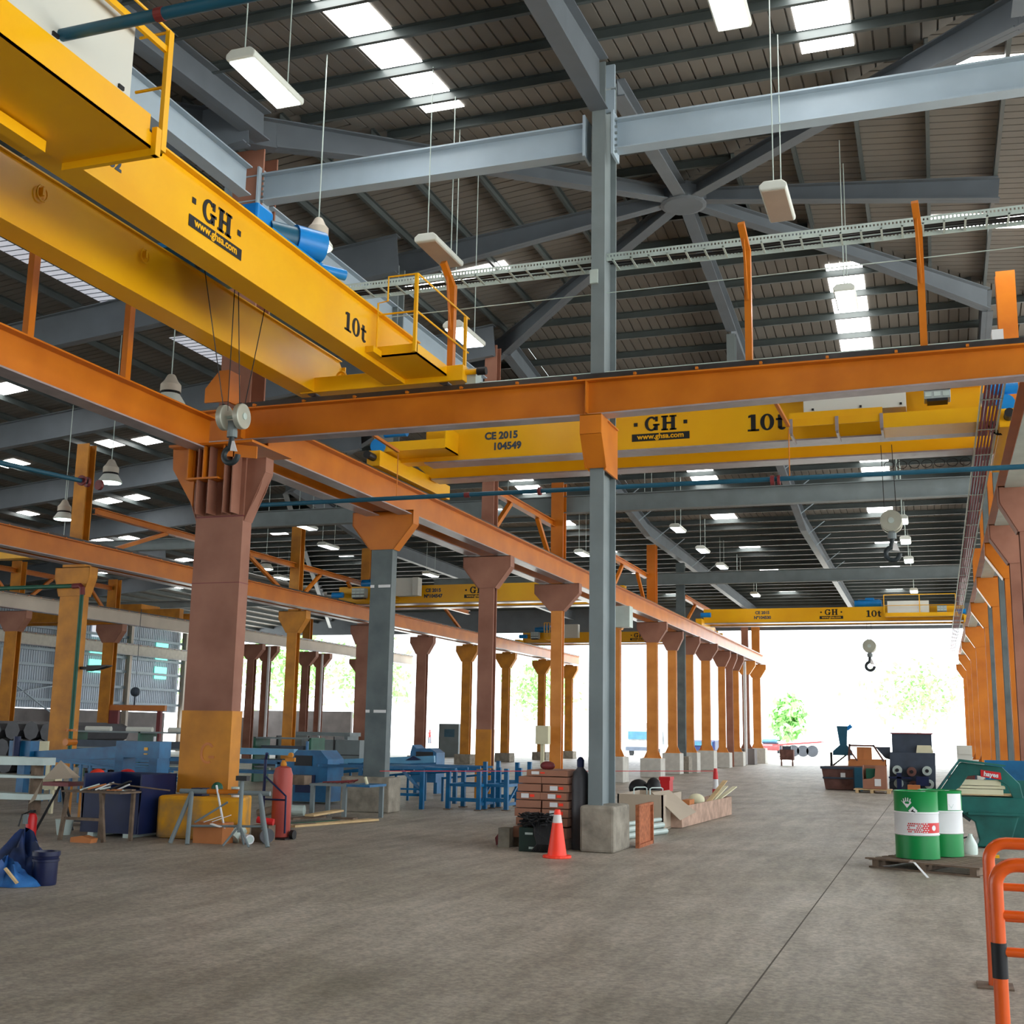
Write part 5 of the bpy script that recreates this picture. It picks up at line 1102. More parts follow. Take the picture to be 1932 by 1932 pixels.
tag(part('cable_tangle', k, 'black', None), 'tangle of black cables piled in the dark green crate', 'cables')['kind'] = 'stuff'
t = thing('hanging_hoses', (-5.3, 17.1, 0), 'black rubber hoses hanging over the crate edge toward the cone', 'hose')
k = B()
for i in range(14): k.tube([(-5.6+0.022*i, 17.05, 0.4), (-5.56+0.022*i, 16.93, 0.3-0.014*i), (-5.5+0.018*i, 16.9, 0.12), (-5.6+0.03*i, 16.95, 0.02)], 0.014, 6)
part('hose', k, 'black', t)
b = B(); b.box(-6.3, 17.45, 0, -6.12, 17.7, 0.28); tag(b.build('grey_block', 'conc'), 'small grey block left of the carton stack', 'block')
b = B(); b.add([(-6.42,17.7,0.05),(-6.3,17.7,0.12),(-6.3,17.7,0.28),(-6.36,17.7,0.26),(-6.44,17.7,0.16),(-6.42,17.75,0.05),(-6.3,17.75,0.12),(-6.3,17.75,0.28),(-6.36,17.75,0.26),(-6.44,17.75,0.16)], [(0,1,2,3,4),(9,8,7,6,5),(0,5,6,1),(1,6,7,2),(2,7,8,3),(3,8,9,4),(4,9,5,0)]); o = tag(b.build('red_bag', 'maroon'), 'dark red bag showing behind the small grey block', 'bag'); o.location.z = 0
t = thing('framed_board', (-4.34, 18.8, 0), 'orange-brown chipboard panel with timber frame leaning on the concrete block', 'board')
k = B(); k.box(-4.405, 18.35, 0.02, -4.38, 19.3, 0.6); part('panel', k, 'osb', t)
k = B(); k.box(-4.4, 18.32, 0, -4.34, 18.37, 0.64); k.box(-4.4, 18.35, 0, -4.34, 19.3, 0.05); k.box(-4.4, 18.35, 0.6, -4.34, 19.3, 0.64); k.box(-4.4, 19.26, 0, -4.34, 19.31, 0.62); part('frame', k, 'osb', t)
for i, (z, r_, x1) in enumerate(((0.05, 0.05, -4.3), (0.15, 0.05, -4.36), (0.24, 0.035, -4.4))):
    b = B(); b.cyl((-5.0, 19.4, z), (x1-0.25, 21.2, z), r_*1.0, n=14); tag(b.build('silver_duct', 'galv', smooth=True), 'silver duct tube on the floor beyond the chipboard, %s of three' % ('lowest', 'middle', 'topmost')[i], 'tube', 'silver duct tubes')
t = thing('beige_bin', (-5.1, 22.4, 0), 'grey-beige sheet metal skip beyond the concrete block', 'bin')
k = B(); k.box(-5.6, 21.9, 0.02, -4.75, 21.93, 0.62); k.box(-5.6, 21.9, 0.02, -5.57, 23.6, 0.62); k.box(-4.78, 21.9, 0.02, -4.75, 23.6, 0.62); k.box(-5.6, 23.57, 0.02, -4.75, 23.6, 0.62); k.box(-5.6, 21.9, 0, -4.75, 23.6, 0.03); part('shell', k, 'beige', t)
for x in (-5.3, -5.0): part('handle', B().tube([(x, 21.95, 0.6), (x, 21.95, 0.72), (x+0.02, 22.0, 0.74), (x+0.15, 22.2, 0.74), (x+0.17, 22.25, 0.72), (x+0.17, 22.25, 0.6)], 0.012, 6), 'galv', t)
t = thing('plywood_sheet', (-4.6, 22.2, 0.1), 'grey plywood sheet leaning diagonally on the metal skip', 'board')
k = B(); P4 = [Vector((-4.98,22.0,0.66)), Vector((-4.72,22.3,0.7)), Vector((-4.27,22.55,0.31)), Vector((-4.5,22.2,0.17))]; nn = (P4[1]-P4[0]).cross(P4[3]-P4[0]).normalized()*0.018
k.add(P4+[p+nn for p in P4], [(0,1,2,3),(7,6,5,4),(0,4,5,1),(1,5,6,2),(2,6,7,3),(3,7,4,0)]); part('sheet', k, 'beige', t)
t = thing('wooden_crate', (-4.6, 24.7, 0), 'long pinkish plywood crate full of scrap beyond the central column', 'crate')
q = [(-4.85,22.55),(-4.56,22.6),(-4.34,27.0),(-4.85,27.1)]
for a, c in zip(q, q[1:]+q[:1]): part('side', B().bar((a[0], a[1], 0.2), (c[0], c[1], 0.2), 0.02, 0.38), 'ply', t)
part('bottom', B().xy(q, 0.01, 0.04), 'ply', t)
for i, (a, c, m) in enumerate((((-4.62,25.6,0.3),(-4.5,27.2,0.72),'wood'), ((-4.55,26,0.3),(-4.35,27.6,0.58),'cream'), ((-4.6,25.8,0.3),(-4.42,26.8,0.62),'cream'))):
    b = B(); b.bar(a, c, 0.1, 0.02); tag(b.build('scrap_batten', m), 'pale batten sticking out of the plywood crate, %s of three' % ('tallest', 'lowest', 'middle')[i], 'batten', 'battens in the plywood crate')
b = B(); b.sph((-4.65, 24.6, 0.42), 0.14, sc=(1.2,1,0.9)); tag(b.build('white_sack', 'cream', smooth=True), 'crumpled white sack in the plywood crate', 'sack')
b = B(); b.box(-4.75, 23.6, 0.2, -4.6, 24.1, 0.46); tag(b.build('orange_box', 'cardor'), 'orange-brown box in the near end of the plywood crate', 'box')
t = thing('delineator_post', (-4.85, 28, 0), 'red and white striped delineator post beyond the crate', 'post')
for z0, z1, m, r_ in ((0.03,0.5,'red',0.09),(0.5,0.72,'white',0.065),(0.72,0.88,'red',0.06),(0.88,0.96,'red',0.045)): part('band', B().lathe([(r_,z0),(r_*0.85,z1)], -4.85, 28, 0, 18), m, t, smooth=True)
part('base', B().box(-5.05, 27.85, 0, -4.6, 28.15, 0.04), 'black', t)
b = B(); b.tube([(-4.87, 27.95, 0.9), (-8, 26, 0.86), (-11, 23.15, 0.85)], 0.008, 5); tag(b.build('red_line', 'red'), 'thin red cord stretched from the striped post to the left', 'cord')
b = B(); b.box(-6.12, 27.9, 0.0, -5.9, 28.3, 0.66); b.box(-6.14, 27.88, 0.66, -5.88, 28.32, 0.74); tag(b.build('red_cooler', 'red'), 'red cooler box behind the black bags', 'cooler')
for i, (x, y) in enumerate(((-6.15, 25.9), (-5.8, 25.8))):
    b = B(); b.sph((x, y, 0.56), 0.17, sc=(1.0 if i else 1.3, 0.9, 1.4 if i else 1.1)); tag(b.build('black_bag', 'black', smooth=True), 'black bag on the table by the red cooler, %s one' % ('left', 'right')[i], 'bag', 'black bags')
b = B(); b.box(-6.5, 25.6, 0.33, -5.6, 26.2, 0.37); b.box(-6.45, 25.65, 0, -6.38, 25.72, 0.33); b.box(-5.7, 25.65, 0, -5.63, 25.72, 0.33); b.box(-6.45, 26.1, 0, -6.38, 26.17, 0.33); b.box(-5.7, 26.1, 0, -5.63, 26.17, 0.33); tag(b.build('low_table', 'woodold'), 'low table carrying the black bags', 'table')
b = B(); b.box(-11.5, 35.0, 1.35, -11.1, 35.25, 1.9); b.box(-11.4, 35.2, 0, -11.3, 35.3, 1.35); tag(b.build('meter_box', 'cream'), 'cream meter box beside the bright orange column', 'box')
b = B(); b.box(-10.75, 41.6, 5.45, -10.2, 42.1, 6.2); tag(b.build('grey_junction_box', 'galv'), 'grey box fixed under the runway right of the central column', 'box')
# ---------------------------------------------------------------- left side
t = thing('steel_bin', (-12.0, 16.2, 0), 'dark blue steel bin behind the small work stand left of the yellow block', 'bin')
k = B(); k.xz([(-12.62,0.06),(-11.62,0.06),(-11.55,0.72),(-12.68,0.72)], 15.9, 15.93); k.box(-12.65, 15.9, 0.06, -12.62, 16.8, 0.95); k.box(-11.6, 15.9, 0.06, -11.57, 16.8, 0.95); k.box(-12.66, 16.78, 0.06, -11.57, 16.8, 0.95); k.box(-12.62, 15.93, 0.06, -11.6, 16.8, 0.09)
part('shell', k, 'bluedark', t); part('skids', B().box(-12.5, 15.9, 0, -12.4, 16.8, 0.06).box(-11.85, 15.9, 0, -11.75, 16.8, 0.06), 'galv', t)
t = thing('work_stand', (-11.9, 15.3, 0), 'rusty low work stand heaped with scrap in front of the blue bin', 'stand')
part('top', B().box(-12.4, 15.1, 0.7, -11.35, 15.6, 0.725), 'woodold', t)
for x0, x1, y in ((-12.32, -12.4, 15.15), (-11.72, -11.62, 15.15), (-12.0, -12.0, 15.55), (-11.45, -11.45, 15.55)): part('leg', B().bar((x0, y, 0.7), (x1, y, 0), 0.05, 0.05), 'woodold', t)
part('stretcher', B().bar((-12.35, 15.15, 0.32), (-11.66, 15.15, 0.32), 0.04, 0.04), 'woodold', t)
random.seed(11)
for i in range(12):
    b = B(); x = -12.15+i*0.055; b.bar((x, 15.2+0.02*i, 0.73+0.01*(i%3)), (x+random.uniform(.1,.3), 15.4, 0.74+random.uniform(0.0,.14)), 0.03+0.03*(i%3), 0.02)
    tag(b.build('scrap_piece', ('galv','woodold','cardor','black','white')[i % 5]), 'scrap offcut heaped on the rusty work stand', 'scrap', 'scrap offcuts on the work stand')
b = B(); b.cyl((-11.75, 15.35, 0.84), (-10.95, 15.75, 0.74), 0.012, n=6); tag(b.build('thin_rod', 'woodold'), 'thin rod reaching from the work stand to the yellow block', 'rod')
b = B(); b.xz([(-12.05,0),(-11.7,0),(-11.68,0.06),(-11.85,0.1),(-12.05,0.07)], 14.95, 15.1); tag(b.build('broken_block', 'cardor'), 'brown stone lying under the work stand', 'stone')
t = thing('fire_extinguisher', (-12.9, 15.1, 0), 'red fire extinguisher standing on the floor at the left', 'fire extinguisher')
part('body', B().lathe([(0.075,0),(0.08,0.02),(0.08,0.3),(0.06,0.36),(0.025,0.38)], -12.9, 15.1, 0, 18), 'red', t, smooth=True)
part('valve', B().box(-12.93, 15.07, 0.38, -12.86, 15.13, 0.42), 'black', t); part('hose', B().tube([(-12.9, 15.05, 0.4), (-13.0, 15.0, 0.35), (-13.03, 14.98, 0.18)], 0.012, 6), 'black', t)
part('rag', B().box(-12.98, 15.0, 0.22, -12.9, 15.06, 0.36), 'steelgrey', t)
t = thing('tripod_stand', (-13.5, 16.3, 0), 'dark tripod stand with a draped grey cloth left of the blue bin', 'stand')
for dx, dy in ((-0.35, -0.1), (0.3, -0.15), (0.05, 0.3)): part('leg', B().bar((-13.4, 16.3, 0.75), (-13.4+dx, 16.3+dy, 0), 0.03, 0.03), 'black', t)
part('tray', B().box(-13.6, 16.1, 0.72, -13.1, 16.5, 0.78), 'maroon', t)
k = B(); k.add([(-13.7,16.2,0.8),(-13.1,16.2,0.85),(-13.2,16.5,0.85),(-13.6,16.5,0.85),(-13.45,16.3,1.12),(-13.75,16.15,0.5),(-13.85,16.1,0.42)], [(0,1,4),(1,2,4),(2,3,4),(3,0,4),(0,5,6)]); tag(part('draped_cloth', k, 'beige', None), 'grey cloth draped on the dark tripod stand', 'cloth')
t = thing('cage_trolley', (-13.9, 17.5, 0), 'small yellow and black wire trolley behind the tripod stand', 'trolley')
for x in (-14.1, -13.9, -13.7, -13.5): part('bar', B().box(x-0.015, 17.4, 0.1, x+0.015, 17.43, 0.7), 'ochre', t)
part('frame', B().box(-14.2, 17.4, 0.06, -13.4, 17.8, 0.1).box(-14.2, 17.4, 0.68, -13.4, 17.8, 0.72), 'black', t)
b = B(); b.box(-13.35, 17.3, 0, -12.95, 17.6, 0.32); tag(b.build('cardboard_box', 'card'), 'brown cardboard box behind the blue bin at its left', 'box')
t = thing('bucket', (-12.95, 15.9, 0), 'grey bucket beside the blue bin', 'bucket'); part('body', B().lathe([(0.1,0),(0.14,0.24)], -12.95, 15.9, 0, 18), 'galv', t, smooth=True)
# near left corner
t = thing('plastic_bucket', (-9.12, 10.95, 0), 'dark navy ribbed bucket beside the blue tarpaulin', 'bucket')
part('body', B().lathe([(0.12,0),(0.125,0.02),(0.128,0.24),(0.14,0.245),(0.14,0.27),(0.13,0.275),(0.135,0.30),(0.145,0.305),(0.145,0.35),(0.13,0.35),(0.12,0.3)], -9.12, 10.95, 0, 28), 'navy', t, smooth=True)
def heap(name, cx, cy, rx, ry, h, m, label, cat, seed):
    random.seed(seed); b = B(); n = 22; rows = []
    off = [random.uniform(0, 6) for _ in range(4)]
    for j in range(9):
        rr = j/8
        for i in range(n):
            a = 2*math.pi*i/n; wob = 1+0.18*math.sin(3*a+off[0])+0.1*math.sin(7*a+off[1])
            z = h*(1-rr**1.6)*(1+0.35*math.sin(5*a+off[2]+rr*4))+0.03*math.sin(9*a+rr*11+off[3])*(1-rr)
            rows.append((cx+rx*rr*wob*math.cos(a), cy+ry*rr*wob*math.sin(a), max(z, 0.004)))
    b.add(rows, [(j*n+i, j*n+(i+1)%n, (j+1)*n+(i+1)%n, (j+1)*n+i) for j in range(8) for i in range(n)])
    return tag(b.build(name, m, smooth=True), label, cat)
heap('blue_tarpaulin', -9.45, 10.75, 0.34, 0.26, 0.22, 'tarp', 'bright blue crumpled tarpaulin at the left edge', 'tarpaulin', 4)
heap('dark_tarpaulin', -9.6, 11.15, 0.42, 0.3, 0.42, 'tarpdk', 'dark blue tarpaulin heap behind the bright blue one', 'tarpaulin', 9)
b = B(); b.bar((-9.3, 10.55, 0.2), (-9.17, 10.6, 0.05), 0.05, 0.02); tag(b.build('timber_offcut', 'wood'), 'short timber offcut lying on the blue tarpaulin', 'timber')
# around the yellow block
t = thing('sawhorse', (-10.0, 15.8, 0), 'grey tubular sawhorse bench in front of the yellow block', 'sawhorse')
part('top_tube', B().cyl((-10.8, 15.8, 0.74), (-9.35, 15.95, 0.74), 0.035, n=12), 'steelgrey', t)
part('orange_sleeve', B().cyl((-10.35, 15.84, 0.745), (-9.85, 15.9, 0.745), 0.038, n=12), 'orange', t)
for a, c in (((-10.6,15.8,0.73),(-10.75,15.55,0)), ((-10.6,15.8,0.73),(-10.42,15.5,0)), ((-9.5,15.92,0.73),(-9.2,15.7,0)), ((-9.5,15.92,0.73),(-9.55,16.2,0))): part('leg', B().cyl(a, c, 0.033, n=10), 'steelgrey', t)
part('brace', B().cyl((-10.5,15.65,0.25), (-9.35,15.8,0.28), 0.018, n=8).cyl((-10.45,15.7,0.3), (-10.0,15.85,0.6), 0.016, n=8), 'steelgrey', t)
t = thing('pipe_stand', (-9.6, 15.6, 0), 'grey tripod pipe stand in front of the sawhorse', 'stand')
part('post', B().cyl((-9.62,15.6,0.2), (-9.62,15.6,0.98), 0.03, n=10), 'steelgrey', t); part('head', B().box(-9.7, 15.55, 0.93, -9.52, 15.65, 1.0), 'black', t)
for dx, dy in ((-0.2,-0.1),(0.22,-0.08),(-0.05,0.22)): part('leg', B().cyl((-9.62,15.6,0.3), (-9.62+dx,15.6+dy,0.01), 0.016, n=8), 'steelgrey', t)
t = thing('paint_can', (-10.2, 16.45, 0.64), 'grey and red paint can on the yellow block', 'paint can')
part('body', B().lathe([(0.08,0),(0.08,0.05)], -10.2, 16.4, 0.645, 16), 'white', t); part('band', B().lathe([(0.081,0.05),(0.081,0.12)], -10.2, 16.4, 0.645, 16), 'maroon', t); part('rim', B().lathe([(0.085,0.12),(0.088,0.15),(0.07,0.15)], -10.2, 16.4, 0.645, 16), 'galv', t)
b = B(); b.sph((-10.55, 16.4, 0.76), 0.09, sc=(1,1,1.1)); tag(b.build('face_shield', 'greendk', smooth=True), 'dark welding mask on the yellow block', 'welding mask')
b = B(); b.box(-10.95, 16.3, 0.645, -10.75, 16.5, 0.76); tag(b.build('blue_rag', 'bluedark'), 'dark blue rag on the left end of the yellow block', 'rag')
b = B(); b.bar((-10.2, 15.83, 0.84), (-10.0, 15.8, 0.22), 0.022, 0.022); tag(b.build('white_stick', 'white'), 'white stick leaning against the sawhorse', 'stick')
b = B(); b.box(-10.5, 15.75, 0, -10.0, 16.05, 0.3); t = tag(b.build('cardboard_box', 'cardor'), 'orange-brown cardboard box under the sawhorse', 'box')
b = B(); b.bar((-10.3,15.72,0.31),(-10.05,15.78,0.4),0.05,0.01).bar((-10.15,15.7,0.32),(-9.9,15.8,0.42),0.04,0.01).bar((-10.1,15.6,0.3),(-9.95,15.62,0.26),0.09,0.01); tag(b.build('paper_scraps', 'white'), 'white paper scraps on the box under the sawhorse', 'paper')
t = thing('white_can', (-9.8, 16.15, 0), 'white can lying on its side under the sawhorse', 'can'); part('body', B().cyl((-9.85,16.1,0.07),(-9.65,15.95,0.07),0.07,n=16), 'white', t); part('lid', B().cyl((-9.65,15.95,0.07),(-9.645,15.945,0.07),0.05,n=16), 'galv', t)
b = B(); b.cyl((-10.0,16.05,0.06),(-9.95,16.2,0.2),0.1,n=12); tag(b.build('green_bowl', 'plastic'), 'pale green bowl under the sawhorse', 'bowl')
t = thing('toolbox', (-9.6, 16.4, 0), 'small red and grey power tool on the floor left of the red cylinder', 'tool')
part('body', B().box(-9.85,16.3,0,-9.55,16.5,0.25), 'woodold', t); part('handle', B().cyl((-9.75,16.3,0.33),(-9.5,16.35,0.3),0.05,n=12), 'red', t); part('wheel', B().cyl((-9.5,16.15,0.12),(-9.45,16.1,0.12),0.11,n=16), 'gascyl', t)
t = thing('gas_cylinder', (-9.75, 17.0, 0), 'tall faded red gas cylinder standing on a trolley right of the yellow block', 'gas cylinder')
part('body', B().lathe([(0.14,0.03),(0.15,0.05),(0.15,0.98),(0.12,1.08),(0.05,1.11)], -9.75, 17.0, 0, 24), 'redox', t, smooth=True)
part('valve', B().lathe([(0.04,1.1),(0.05,1.13),(0.03,1.2)], -9.75, 17.0, 0, 12).box(-9.72,16.98,1.18,-9.55,17.02,1.24).cyl((-9.6,16.97,1.28),(-9.6,16.93,1.28),0.04,n=12), 'ochre', t)
t = thing('cylinder_trolley', (-9.95, 16.9, 0), 'blue tubular trolley behind the red gas cylinder', 'trolley')
part('frame', B().tube([(-10.05,16.95,0.1),(-10.05,16.95,1.2),(-10.0,16.9,1.3)], 0.025, 8).tube([(-9.98,16.85,0.95),(-9.58,16.82,0.66),(-9.57,16.82,0.1)], 0.016, 8).tube([(-9.95,16.83,0.6),(-9.58,16.82,0.6)], 0.014, 8), 'bluedark', t)
part('foot_plate', B().box(-9.93,16.8,0,-9.55,17.15,0.02), 'black', t); part('wheel', B().cyl((-9.56,17.0,0.07),(-9.5,17.0,0.07),0.07,n=14), 'black', t)
for i, (a, c, w_, m, lab) in enumerate((((-10.7,19.0,0.02),(-10.1,21.1,0.03),0.22,'wood','wide pale plank on the floor before the grey table'), ((-10.9,18.6,0.04),(-10.5,19.5,0.04),0.08,'woodold','dark square timber at the near end of the planks'), ((-11.0,19.2,0.02),(-10.5,20.4,0.03),0.1,'greendk','green strip beside the pale plank'), ((-11.0,20.2,0.12),(-10.9,21.2,0.16),0.2,'wood','pale board lying on rubbish behind the planks'), ((-11.3,20.0,0.06),(-11.1,20.9,0.06),0.2,'woodold','old grey board behind the planks'))):
    b = B(); b.bar(a, c, w_, 0.035); o = tag(b.build('plank', m), lab, 'plank'); o.location.z = max(o.location.z, 0.0)
t = thing('work_table', (-10.9, 21.8, 0), 'grey and blue steel table with cables on it, in front of the dark grey column', 'table')
part('top', B().box(-11.65,21.35,0.6,-10.85,22.1,0.64), 'steelgrey', t); part('top_blue', B().box(-10.85,21.35,0.6,-10.35,22.1,0.645), 'blue', t, label='blue painted end of the table top')
for x, y in ((-11.6,21.4),(-10.9,21.4),(-10.4,22.0),(-11.6,22.05)): part('leg', B().box(x-0.04,y-0.03,0,x+0.04,y+0.03,0.6), 'steelgrey', t)
part('foot_board', B().box(-11.05,21.2,0,-10.6,21.4,0.03), 'woodold', t)
k = B()
for i in range(5): k.tube([(-11.5+0.1*i,21.6,0.66),(-11.2+0.1*i,21.75,0.68+0.01*i),(-10.9,21.6+0.04*i,0.67)], 0.014, 6)
tag(k.build('welding_cables', 'maroon'), 'dark red cables coiled on the grey table', 'cables')
b = B(); b.cyl((-10.55,21.65,0.645),(-10.6,21.65,0.78),0.03,n=10); tag(b.build('white_bottle', 'cream'), 'small cream bottle on the blue table end', 'bottle')
t = thing('vise_stand', (-12.2, 21.6, 0), 'brown and grey vise head on a stub left of the grey table', 'vise')
part('post', B().box(-12.3,21.5,0,-12.18,21.65,0.62), 'steelgrey', t); part('head', B().box(-12.2,21.4,0.6,-11.8,21.7,0.78), 'woodold', t)
t = thing('old_pump', (-11.9, 21.0, 0), 'dirty pump body on the floor under the grey table', 'pump'); part('body', B().cyl((-12.1,21.0,0.14),(-11.6,21.1,0.14),0.1,n=14), 'galv', t); part('pipe_end', B().cyl((-12.5,20.9,0.06),(-12.1,21.0,0.16),0.08,n=12), 'woodold', t)
k = B(); k.xz([(-15.35,0.76),(-14.9,0.78),(-15.12,0.89)], 28.8, 28.88); tag(k.build('blue_gusset', 'bluedark'), 'dark blue triangular bracket on the light blue channel, left of the dark grey column', 'bracket')
t = thing('blue_winder', (-13.3, 31, 0), 'small blue machine head beyond the light blue channel, right of the dark grey column', 'machine')
part('body', B().xz([(-13.75,0.3),(-13.0,0.3),(-13.0,1.1),(-13.2,1.22),(-13.6,1.2),(-13.72,1.3),(-13.78,1.1)], 30.9, 31.5), 'blue', t); part('opening', B().box(-13.6,30.88,0.92,-13.1,30.9,1.12), 'black', t); part('legs', B().box(-13.7,31,0,-13.6,31.4,0.3), 'blue', t); part('legs', B().box(-13.1,31,0,-13.0,31.4,0.3), 'blue', t)
for i in range(9):
    x = -14.9+0.42*i; b = B(); b.bar((x, 27.6+0.1*(i%3), 0.55+0.05*(i%4)), (x+1.6, 28.2, 0.78-0.03*(i%3)), 0.05, 0.05); b.box(x, 27.6+0.1*(i%3), 0, x+0.05, 27.65+0.1*(i%3), 0.58+0.05*(i%4))
    tag(b.build('blue_bar', 'blue'), 'blue steel bar propped up behind the blue trestle', 'bar', 'blue steel bars behind the trestle')
# blue racks and frames
def rack(x, y, h, w_, label):
    t = thing('steel_rack', (x, y, 0), label, 'rack', 'blue steel racks left of the carton stack')
    for yy in (y, y+0.9):
        for xx in (x, x+w_): part('post', B().box(xx-0.045, yy-0.045, 0.02, xx+0.045, yy+0.045, h), 'blue', t)
    part('cross_bar', B().box(x, y-0.03, 0.5, x+w_, y+0.03, 0.56).box(x, y-0.03, 0.18, x+w_, y+0.03, 0.26), 'blue', t); part('cross_bar', B().box(x, y+0.87, 0.5, x+w_, y+0.93, 0.56), 'blue', t)
    part('side_bar', B().box(x-0.03, y, 0.5, x+0.03, y+0.9, 0.56).box(x+w_-0.03, y, 0.5, x+w_+0.03, y+0.9, 0.56).box(x+w_-0.03, y, 0.1, x+w_+0.03, y+0.9, 0.16), 'blue', t)
    part('diagonal', B().bar((x+w_, y+0.1, 0.15), (x+w_, y+0.8, 0.55), 0.04, 0.04), 'blue', t)
    k = B()
    for yy in (y, y+0.9):
        for xx in (x, x+w_): k.box(xx-0.08, yy-0.08, 0, xx+0.08, yy+0.08, 0.02)
    part('foot_plate', k, 'woodold', t)
rack(-10.25, 25.1, 0.85, 0.72, 'blue rack nearest the long blue trestle'); rack(-9.5, 25.4, 0.9, 0.5, 'blue rack nearest the carton stack'); rack(-10.1, 27.0, 1.0, 0.8, 'blue rack behind the other two')
t = thing('blue_trestle', (-11.5, 26, 0), 'long blue tubular trestle table behind the grey column and racks', 'trestle')
k = B()
for y in (24.9, 25.6, 26.4, 27.2): k.box(-13.4, y, 0.84, -10.0, y+0.06, 0.9)
k.bar((-13.4,24.9,0.87),(-10.0,27.2,0.87),0.05,0.05).bar((-13.4,27.2,0.87),(-10.0,24.9,0.87),0.05,0.05); part('top_frame', k, 'blue', t)
for x, y in ((-10.75,24.8),(-12.3,24.9),(-10.9,27.1),(-13.2,26.8)): part('leg', B().box(x-0.045,y-0.045,0,x+0.045,y+0.045,0.86), 'blue', t)
part('diagonal', B().bar((-10.75,24.85,0.35),(-11.4,25.1,0.84),0.05,0.05).bar((-12.3,24.9,0.8),(-11.7,24.9,0.3),0.05,0.05), 'blue', t); part('stretcher', B().box(-12.3,24.8,0.27,-10.75,24.86,0.33).box(-12.3,24.8,0.4,-10.75,24.86,0.44), 'blue', t)
k = B(); k.bar((-16.8,28.9,0.72),(-12.2,28.9,0.98),0.1,0.17); tag(k.build('blue_channel', 'bluelight'), 'long light blue channel beyond the trestle', 'channel')
k = B(); k.xz([(-12.98,0.93),(-12.55,0.95),(-12.76,1.05)], 28.8, 28.88); tag(k.build('blue_gusset', 'bluedark'), 'dark blue triangular bracket on the long light blue channel', 'bracket')
t = thing('blue_machine', (-13.5, 25, 0), 'blue machine with a square window behind the red gas cylinder', 'machine')
part('body', B().xz([(-14.3,0.05),(-13.2,0.05),(-13.2,1.0),(-13.4,1.2),(-14.0,1.2),(-14.3,0.9)], 25.0, 25.8), 'blue', t)
part('window', B().box(-14.05,24.98,0.85,-13.6,25.0,1.08), 'black', t); part('lever', B().box(-13.95,25.3,1.2,-13.9,25.35,1.4), 'blue', t); part('panel', B().box(-14.0,24.98,0.25,-13.5,25.0,0.65), 'bluedark', t)
k = B()
for y in (25.5, 26.2): k.box(-20.5,y,0.62,-13.9,y+0.08,0.68); k.box(-20.5,y,0.85,-13.9,y+0.08,0.93)
for x in (-20.2,-18.4,-16.6,-14.8): k.box(x,25.5,0,x+0.07,25.57,0.9); k.box(x,26.2,0,x+0.07,26.27,0.9); k.box(x,25.5,0.5,x+0.07,26.27,0.56)
tag(k.build('roller_table', 'blue'), 'long low blue table frame on either side of the brown column', 'table frame')
k = B(); k.box(-16.6,25.9,1.05,-14.6,26.1,1.2); tag(k.build('pale_blue_plate', 'bluelight'), 'pale blue plate on the table frame, right of the brown column', 'plate')
k = B(); k.box(-20.3,25.3,0.93,-18.8,25.45,1.1); tag(k.build('pale_blue_plate', 'bluelight'), 'pale blue plate on the table frame, left of the brown column', 'plate')
t = thing('blue_press', (-15.3, 21, 0), 'blue portal press frame left of the brown column', 'press')
part('head', B().box(-15.9,20.9,1.05,-14.85,21.3,1.38), 'blue', t)
for x in (-15.8,-14.98): part('upright', B().box(x-0.1,20.9,0,x+0.1,21.3,1.05), 'blue', t)
part('ram', B().cyl((-15.5,21.1,0.3),(-15.1,21.1,0.3),0.06,n=12), 'maroon', t); part('marks', B().box(-15.2,20.88,1.2,-15.12,20.9,1.26).box(-15.2,20.88,1.12,-15.12,20.9,1.14), 'yellow', t); part('pin', B().cyl((-15.05,21,1.38),(-15.05,21,1.48),0.025,n=8), 'white', t)
k = B(); k.bar((-19.8,23,0.93),(-17.4,23,1.1),0.12,0.26); tag(k.build('blue_beam', 'blue'), 'long deep blue beam lying behind the blue bin', 'beam')
t = thing('blue_clamp', (-20.2, 23, 0), 'blue clamp head with a cream panel behind at the left', 'clamp')
part('head', B().box(-20.3,22.8,0.75,-19.7,23.1,1.3), 'blue', t); part('screw', B().cyl((-20.0,22.7,0.8),(-20.0,22.7,1.4),0.08,n=12), 'bluedark', t); part('post', B().box(-20.1,22.9,0,-19.9,23.1,0.75), 'blue', t)
b = B(); b.box(-22.8,26,0.75,-21.9,26.05,1.25); b.box(-22.7,26.05,0,-22.6,26.15,0.75); b.box(-22.0,26.05,0,-21.9,26.15,0.75); tag(b.build('cream_panel', 'cream'), 'cream panel behind the blue clamp at the left', 'panel')
for i in range(7):
    b = B(); b.bar((-19.2+0.25*i, 22.4, 0.9-0.01*i), (-15.9+0.1*i, 22.5, 0.94-0.07*i), 0.05, 0.045)
    b.box(-19.2+0.25*i, 22.37, 0, -19.15+0.25*i, 22.43, 0.88-0.01*i)
    tag(b.build('blue_bar', 'blue'), 'thin blue bar fanning out behind the blue bin and press', 'bar', 'thin blue bars behind the bin')
b = B(); b.sph((-15.6,20.0,0.72),0.16,sc=(1,1,0.8)); b.box(-15.75,19.9,0,-15.45,20.1,0.62); tag(b.build('orange_sack', 'cone'), 'orange sack above the rear edge of the blue bin', 'sack')
b = B(); b.sph((-14.9,20.0,0.76),0.13,sc=(1.3,1,0.8)); b.box(-15.0,19.95,0,-14.85,20.1,0.68); tag(b.build('red_sack', 'red'), 'red sack beside the orange one behind the blue bin', 'sack')
